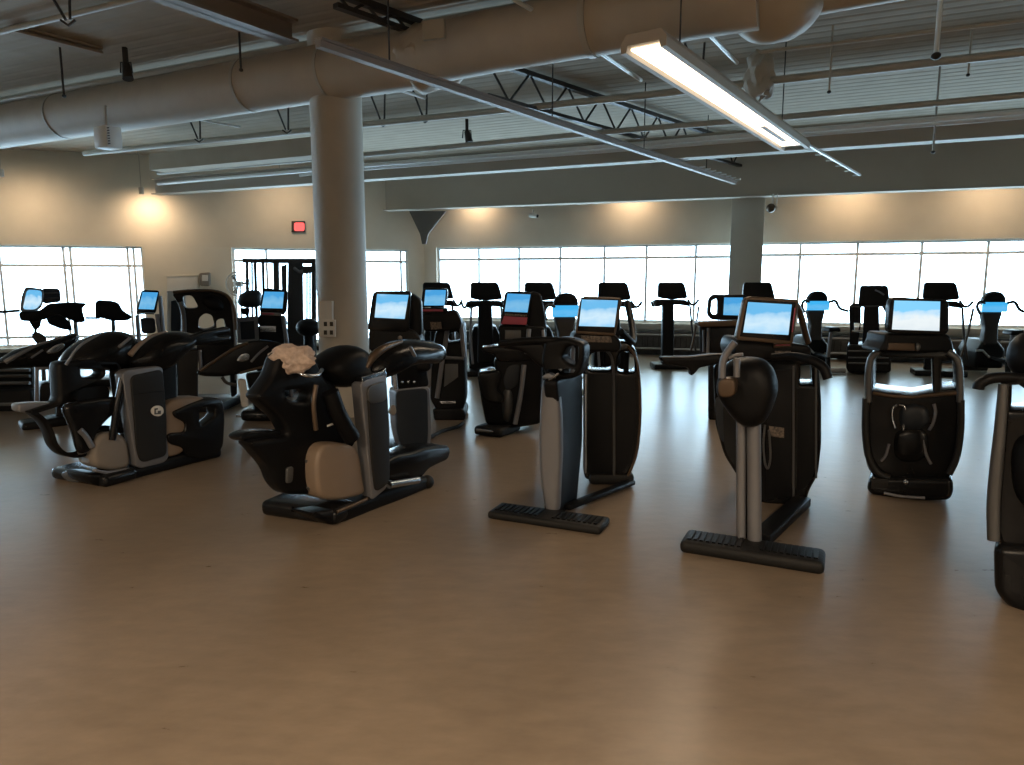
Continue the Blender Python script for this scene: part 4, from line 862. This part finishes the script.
e=thing('treadmill','machine with small blue screen and silver legs at the right jamb of the left window','exercise machine',G(147,396),'machines before the left window')
PTm=front(10.4,147)
s=slab('screen_housing',PTm,[(141,290),(160,290.5),(156,312),(154,314),(136,313)],.07,'gloss',e,0); slab('screen',PTm,[(142.5,292),(158,292.5),(154,309.5),(138.5,309)],.012,'scr_c',s,-.01,sm=0)
tube('screen_lip',[PTm.hit(136,313,-.03),PTm.hit(154,313.5,-.03)],.015,'beige',e,8,0)
for a,b_ in(((137,315),(139,342)),((157,314),(161,342)),((160,296),(164,342))): tube('silver_leg',[PTm.hit(*a,.02),PTm.hit(*b_,.02),PTm.hit(b_[0]+1,395,.02)],.03,'silver',e,8,0)
slab('lower_box',PTm,[(140,318),(155,318),(156,333),(142,334)],.15,'bluepanel',e,.05); box('base',PTm.w(PTm.sz(150,395)[0],.06,.3),(.6,.9,.12),'black',e,0,0,.03)
# U arch
e=thing('stair_climber','dark arch framed machine with grey side panel standing left of the cable tower','exercise machine',G(200,412))
PU=front(8.7,205)
slab('arch',PU,[(172,294),(178,291),(218,290.5),(229,295),(235,307),(237,340),(237,395),(231,398),(229,345),(222,345),(180,345),(181,310),(176,300)],.30,'black',e,0,holes=[[(182,296),(192,295),(199,308),(185,309)],[(198,328),(199,318),(205,313),(212,315),(215,327),(205,330)],[(216,320),(224,318),(226,330),(217,332)]],bev=.012,sm=1,hsm=1)
tube('arch_rim',[PU.hit(173,292.5,-.01),PU.hit(190,290.5,-.01),PU.hit(216,290.5,-.01),PU.hit(229,296,-.01),PU.hit(235,310,-.01),PU.hit(236,330,-.01)],.020,'bronze',e)
tube('arch_rim',[PU.hit(180,302,-.01),PU.hit(184,315,-.01),PU.hit(184,343,-.01)],.028,'grey',e)
tube('arch_rim',[PU.hit(232,303,-.01),PU.hit(235,330,-.01),PU.hit(236,380,-.01)],.014,'silver',e)
pillow('hub',PU,[(200,296),(214,294),(225,302),(226,312),(212,312),(202,306)],.2,'black',e,-.05)
tw=slab('side_panel',PU,[(176,350),(198,350),(198,404),(178,404)],.35,'panel',e,-.03,bev=.015,sm=0); tube('panel_edge',[PU.hit(173.5,355,-.04),PU.hit(174.5,380,-.04),PU.hit(176,402,-.04)],.026,'silver',tw,8)
slab('lower_body',PU,[(196,344),(232,344),(234,372),(200,374)],.3,'black',e,.02); tube('lower_post',[PU.hit(200,350,-.01),PU.hit(201,372,-.01)],.022,'silver',e,8,0)
box('base',(P(200,300,9.0).x,9.0,.06),(.7,.8,.12),'black',e,0,0,.03)
e=thing('equipment_cabinet','pale narrow cabinet with dark blue door behind the arch framed machine','cabinet',G(172,390))
PK=front(11.2,176); cb_=slab('body',PK,[(167,291),(186,291),(186,385),(167,385)],.3,'white',e,sm=0); slab('door',PK,[(171,301),(181,299),(181,380),(171,380)],.02,'bluepanel',cb_,-.012,sm=0)
# V
e=thing('elliptical_trainer','machine with blue screen, round bluish hood and silver leg before the cable tower','exercise machine',G(270,408),'screen machines')
PV=front(9.8,270)
s=slab('screen_housing',PV,[(263,288),(288,290),(287,311),(284,315),(259,312)],.09,'gloss',e,0); slab('screen',PV,[(264.5,291.5),(284,292),(282.5,308.5),(261.5,308)],.012,'scr_c',s,-.01,sm=0)
slab('key_strip',PV,[(260,312),(282,313),(281,316),(260,315)],.08,'beige',e,-.01,sm=0,bev=.003); slab('red_strip',PV,[(262,312.8),(274,313.2),(274,314.6),(262,314.4)],.01,'red',e,-.02,sm=0,bev=.001)
pillow('round_hood',PV,[(237,301),(240,294),(248,290),(262,290),(262,307),(248,308),(239,306)],.3,'bluepanel',e,.05); slab('hood_pivot',PV,[(240,308),(250,308),(249,315),(242,315)],.12,'black',e,.1)
slab('console',PV,[(258,315),(286,316),(288,326),(258,326)],.2,'black',e,.02); slab('frame',PV,[(236,318),(258,316),(259,342),(238,343)],.08,'silver',e,.05,holes=[[(240,322),(254,321),(255,339),(241,340)]],sm=0); slab('frame_panel',PV,[(239,321),(256,320),(256,341),(240,341)],.03,'bluepanel',e,.08,sm=0)
tube('silver_leg',[PV.hit(283,316,-.02),PV.hit(285,330,-.02),PV.hit(288,350,-.02),PV.hit(292,402,-.02)],.032,'silver',e,10,0)
slab('lower_body',PV,[(258,326),(284,326),(287,400),(256,402)],.4,'black',e,.1,bev=.03); slab('body_window',PV,[(260,325),(276,325),(276,332),(260,332)],.02,'chrome',e,.07,sm=0); box('base',(P(272,300,10.2).x,10.2,.06),(.55,.9,.12),'black',e,0,0,.03)
# W cable tower
e=thing('cable_machine','tall dark cable tower with top beam in front of the second left window','cable machine',G(285,372))
PW=front(13.4,285)
slab('top_beam',PW,[(242,258.5),(318,258.5),(318,263.5),(243,262.5)],.25,'darksteel',e,sm=0,bev=.008)
for x0,x1,w_ in((247,248,.03),(252,252.5,.02),(255,258,.03),(263,265,.03),(276,278,.06),(314,314,.05)):
    tube('upright',[PW.hit(x0,262,.1),PW.hit(x1,360,.1)],w_,'darksteel',e,10,0)
slab('weight_shroud',PW,[(288,263),(303,262),(304,362),(287,362)],.35,'iron',e,.0,sm=0); slab('weight_shroud',PW,[(303,266),(316,266),(316,272),(303,274)],.3,'darksteel',e,.05,sm=0)
slab('weight_stack',PW,[(281,266),(287,264),(287,300),(282,296)],.2,'iron',e,.05,sm=0)
for x in(307,310): tube('guide_rod',[PW.hit(x,272,.1),PW.hit(x,345,.1)],.02,'silver',e,8,0)
tube('pulley_arm',[PW.hit(294,268,-.05),PW.hit(299,272,-.1),PW.hit(303,271,-.1)],.03,'silver',e,8)
box('base',PW.w(PW.sz(280,365)[0],.05,.3),(1.2,.7,.10),'darksteel',e,0,0,.02)
e=thing('weight_stool','black round topped stool at the left foot of the round pillar','stool',G(311,392))
c=P(309,340,10.9); ball('seat',Vector((c.x,c.y,.92)),.19,'black',e,(1,1,.75)); tube('post',[Vector((c.x,c.y,.05)),Vector((c.x,c.y,.85))],.08,'black',e,12,0); box('base',(c.x,c.y,.035),(.45,.45,.07),'black',e,0,0,.02)
# wall fan and small wall boxes
e=thing('standing_fan','white wire fan on a pole by the left jamb of the second left window','fan',G(237,372))
c=P(238,284,14.2)
def ring(c,r,rr): return sweep([c+Vector((r*math.cos(a*math.pi/10),0,r*math.sin(a*math.pi/10))) for a in range(21)],rr,6,0)
link('guard',fm(*merge(ring(c,.24,.012),ring(c,.17,.006),ring(c,.10,.006),*[sweep([c,c+Vector((.24*math.cos(a*math.pi/8),-.0,.24*math.sin(a*math.pi/8)))],.005,6,0) for a in range(16)])),'white',e)
blades=[]
for k in range(3):
    a=k*2.094; u=Vector((math.cos(a),0,math.sin(a))); w_=Vector((-math.sin(a),0,math.cos(a))); q=[c+u*.03+Vector((0,.03,0)),c+u*.2+w_*.07+Vector((0,.05,0)),c+u*.21-w_*.03+Vector((0,.03,0))]
    blades.append((q+[p+Vector((0,.008,0)) for p in q],[(0,1,2),(3,4,5),(0,1,4,3),(1,2,5,4),(2,0,3,5)]))
link('blade',fm(*merge(*blades)),'beige',e,False); tube('motor',[c+Vector((0,.02,0)),c+Vector((0,.16,0))],.06,'white',e); tube('pole',[c+Vector((0,.1,-.02)),Vector((c.x,c.y+.1,.05))],.018,'white',e,8,0); tube('base',[Vector((c.x,c.y+.1,0)),Vector((c.x,c.y+.1,.05))],.2,'white',e,20,0)
e=thing('wall_box','small cream box fixed on the left wall between its two windows','box',PLW.hit(204,284,-.1))
slab('casing',PLW,[(199,273),(210,272),(210,286),(200,286)],.12,'beige',e,-.13,bev=.02); slab('faceplate',PLW,[(202,275),(208,275),(208,281),(202,281)],.01,'white',e,-.14,sm=0)
e=thing('wall_panel','flat cream notice panel on the left wall between its two windows','panel',PLW.hit(183,284,-.05))
slab('board',PLW,[(167,276),(198,275),(198,291),(167,291)],.03,'white',e,-.04,sm=0,bev=.006); slab('frame_edge',PLW,[(166,275),(199,274),(199,276),(166,277)],.02,'wall',e,-.05,sm=0,bev=.004)
# ------------------------------------------------------------------ world and daylight
w=bpy.data.worlds.new('sky'); bpy.context.scene.world=w; w.use_nodes=True; nt=w.node_tree; bg=nt.nodes['Background']
bg.inputs[0].default_value=(.56,.79,1,1); bg.inputs[1].default_value=13
def portal(pl,h,name):
    a0,a1,z0,z1=h; li=bpy.data.lights.new(name,'AREA'); li.shape='RECTANGLE'; li.size=a1-a0; li.size_y=z1-z0; li.cycles.is_portal=True
    lo=bpy.data.objects.new(name,li); C.objects.link(lo); lo.location=pl.w((a0+a1)/2,(z0+z1)/2,.26)
    n=-pl.n; lo.rotation_euler=n.to_track_quat('-Z','Y').to_euler()
for i,(pl,h) in enumerate(((PB,b1),(PB,b2),(PLW,l1),(PLW,l2))): portal(pl,h,'sky_portal')
vs_=bpy.context.scene.view_settings; vs_.view_transform='Standard'; vs_.look='None'; vs_.gamma=1; vs_.use_curve_mapping=False; vs_.exposure=.25
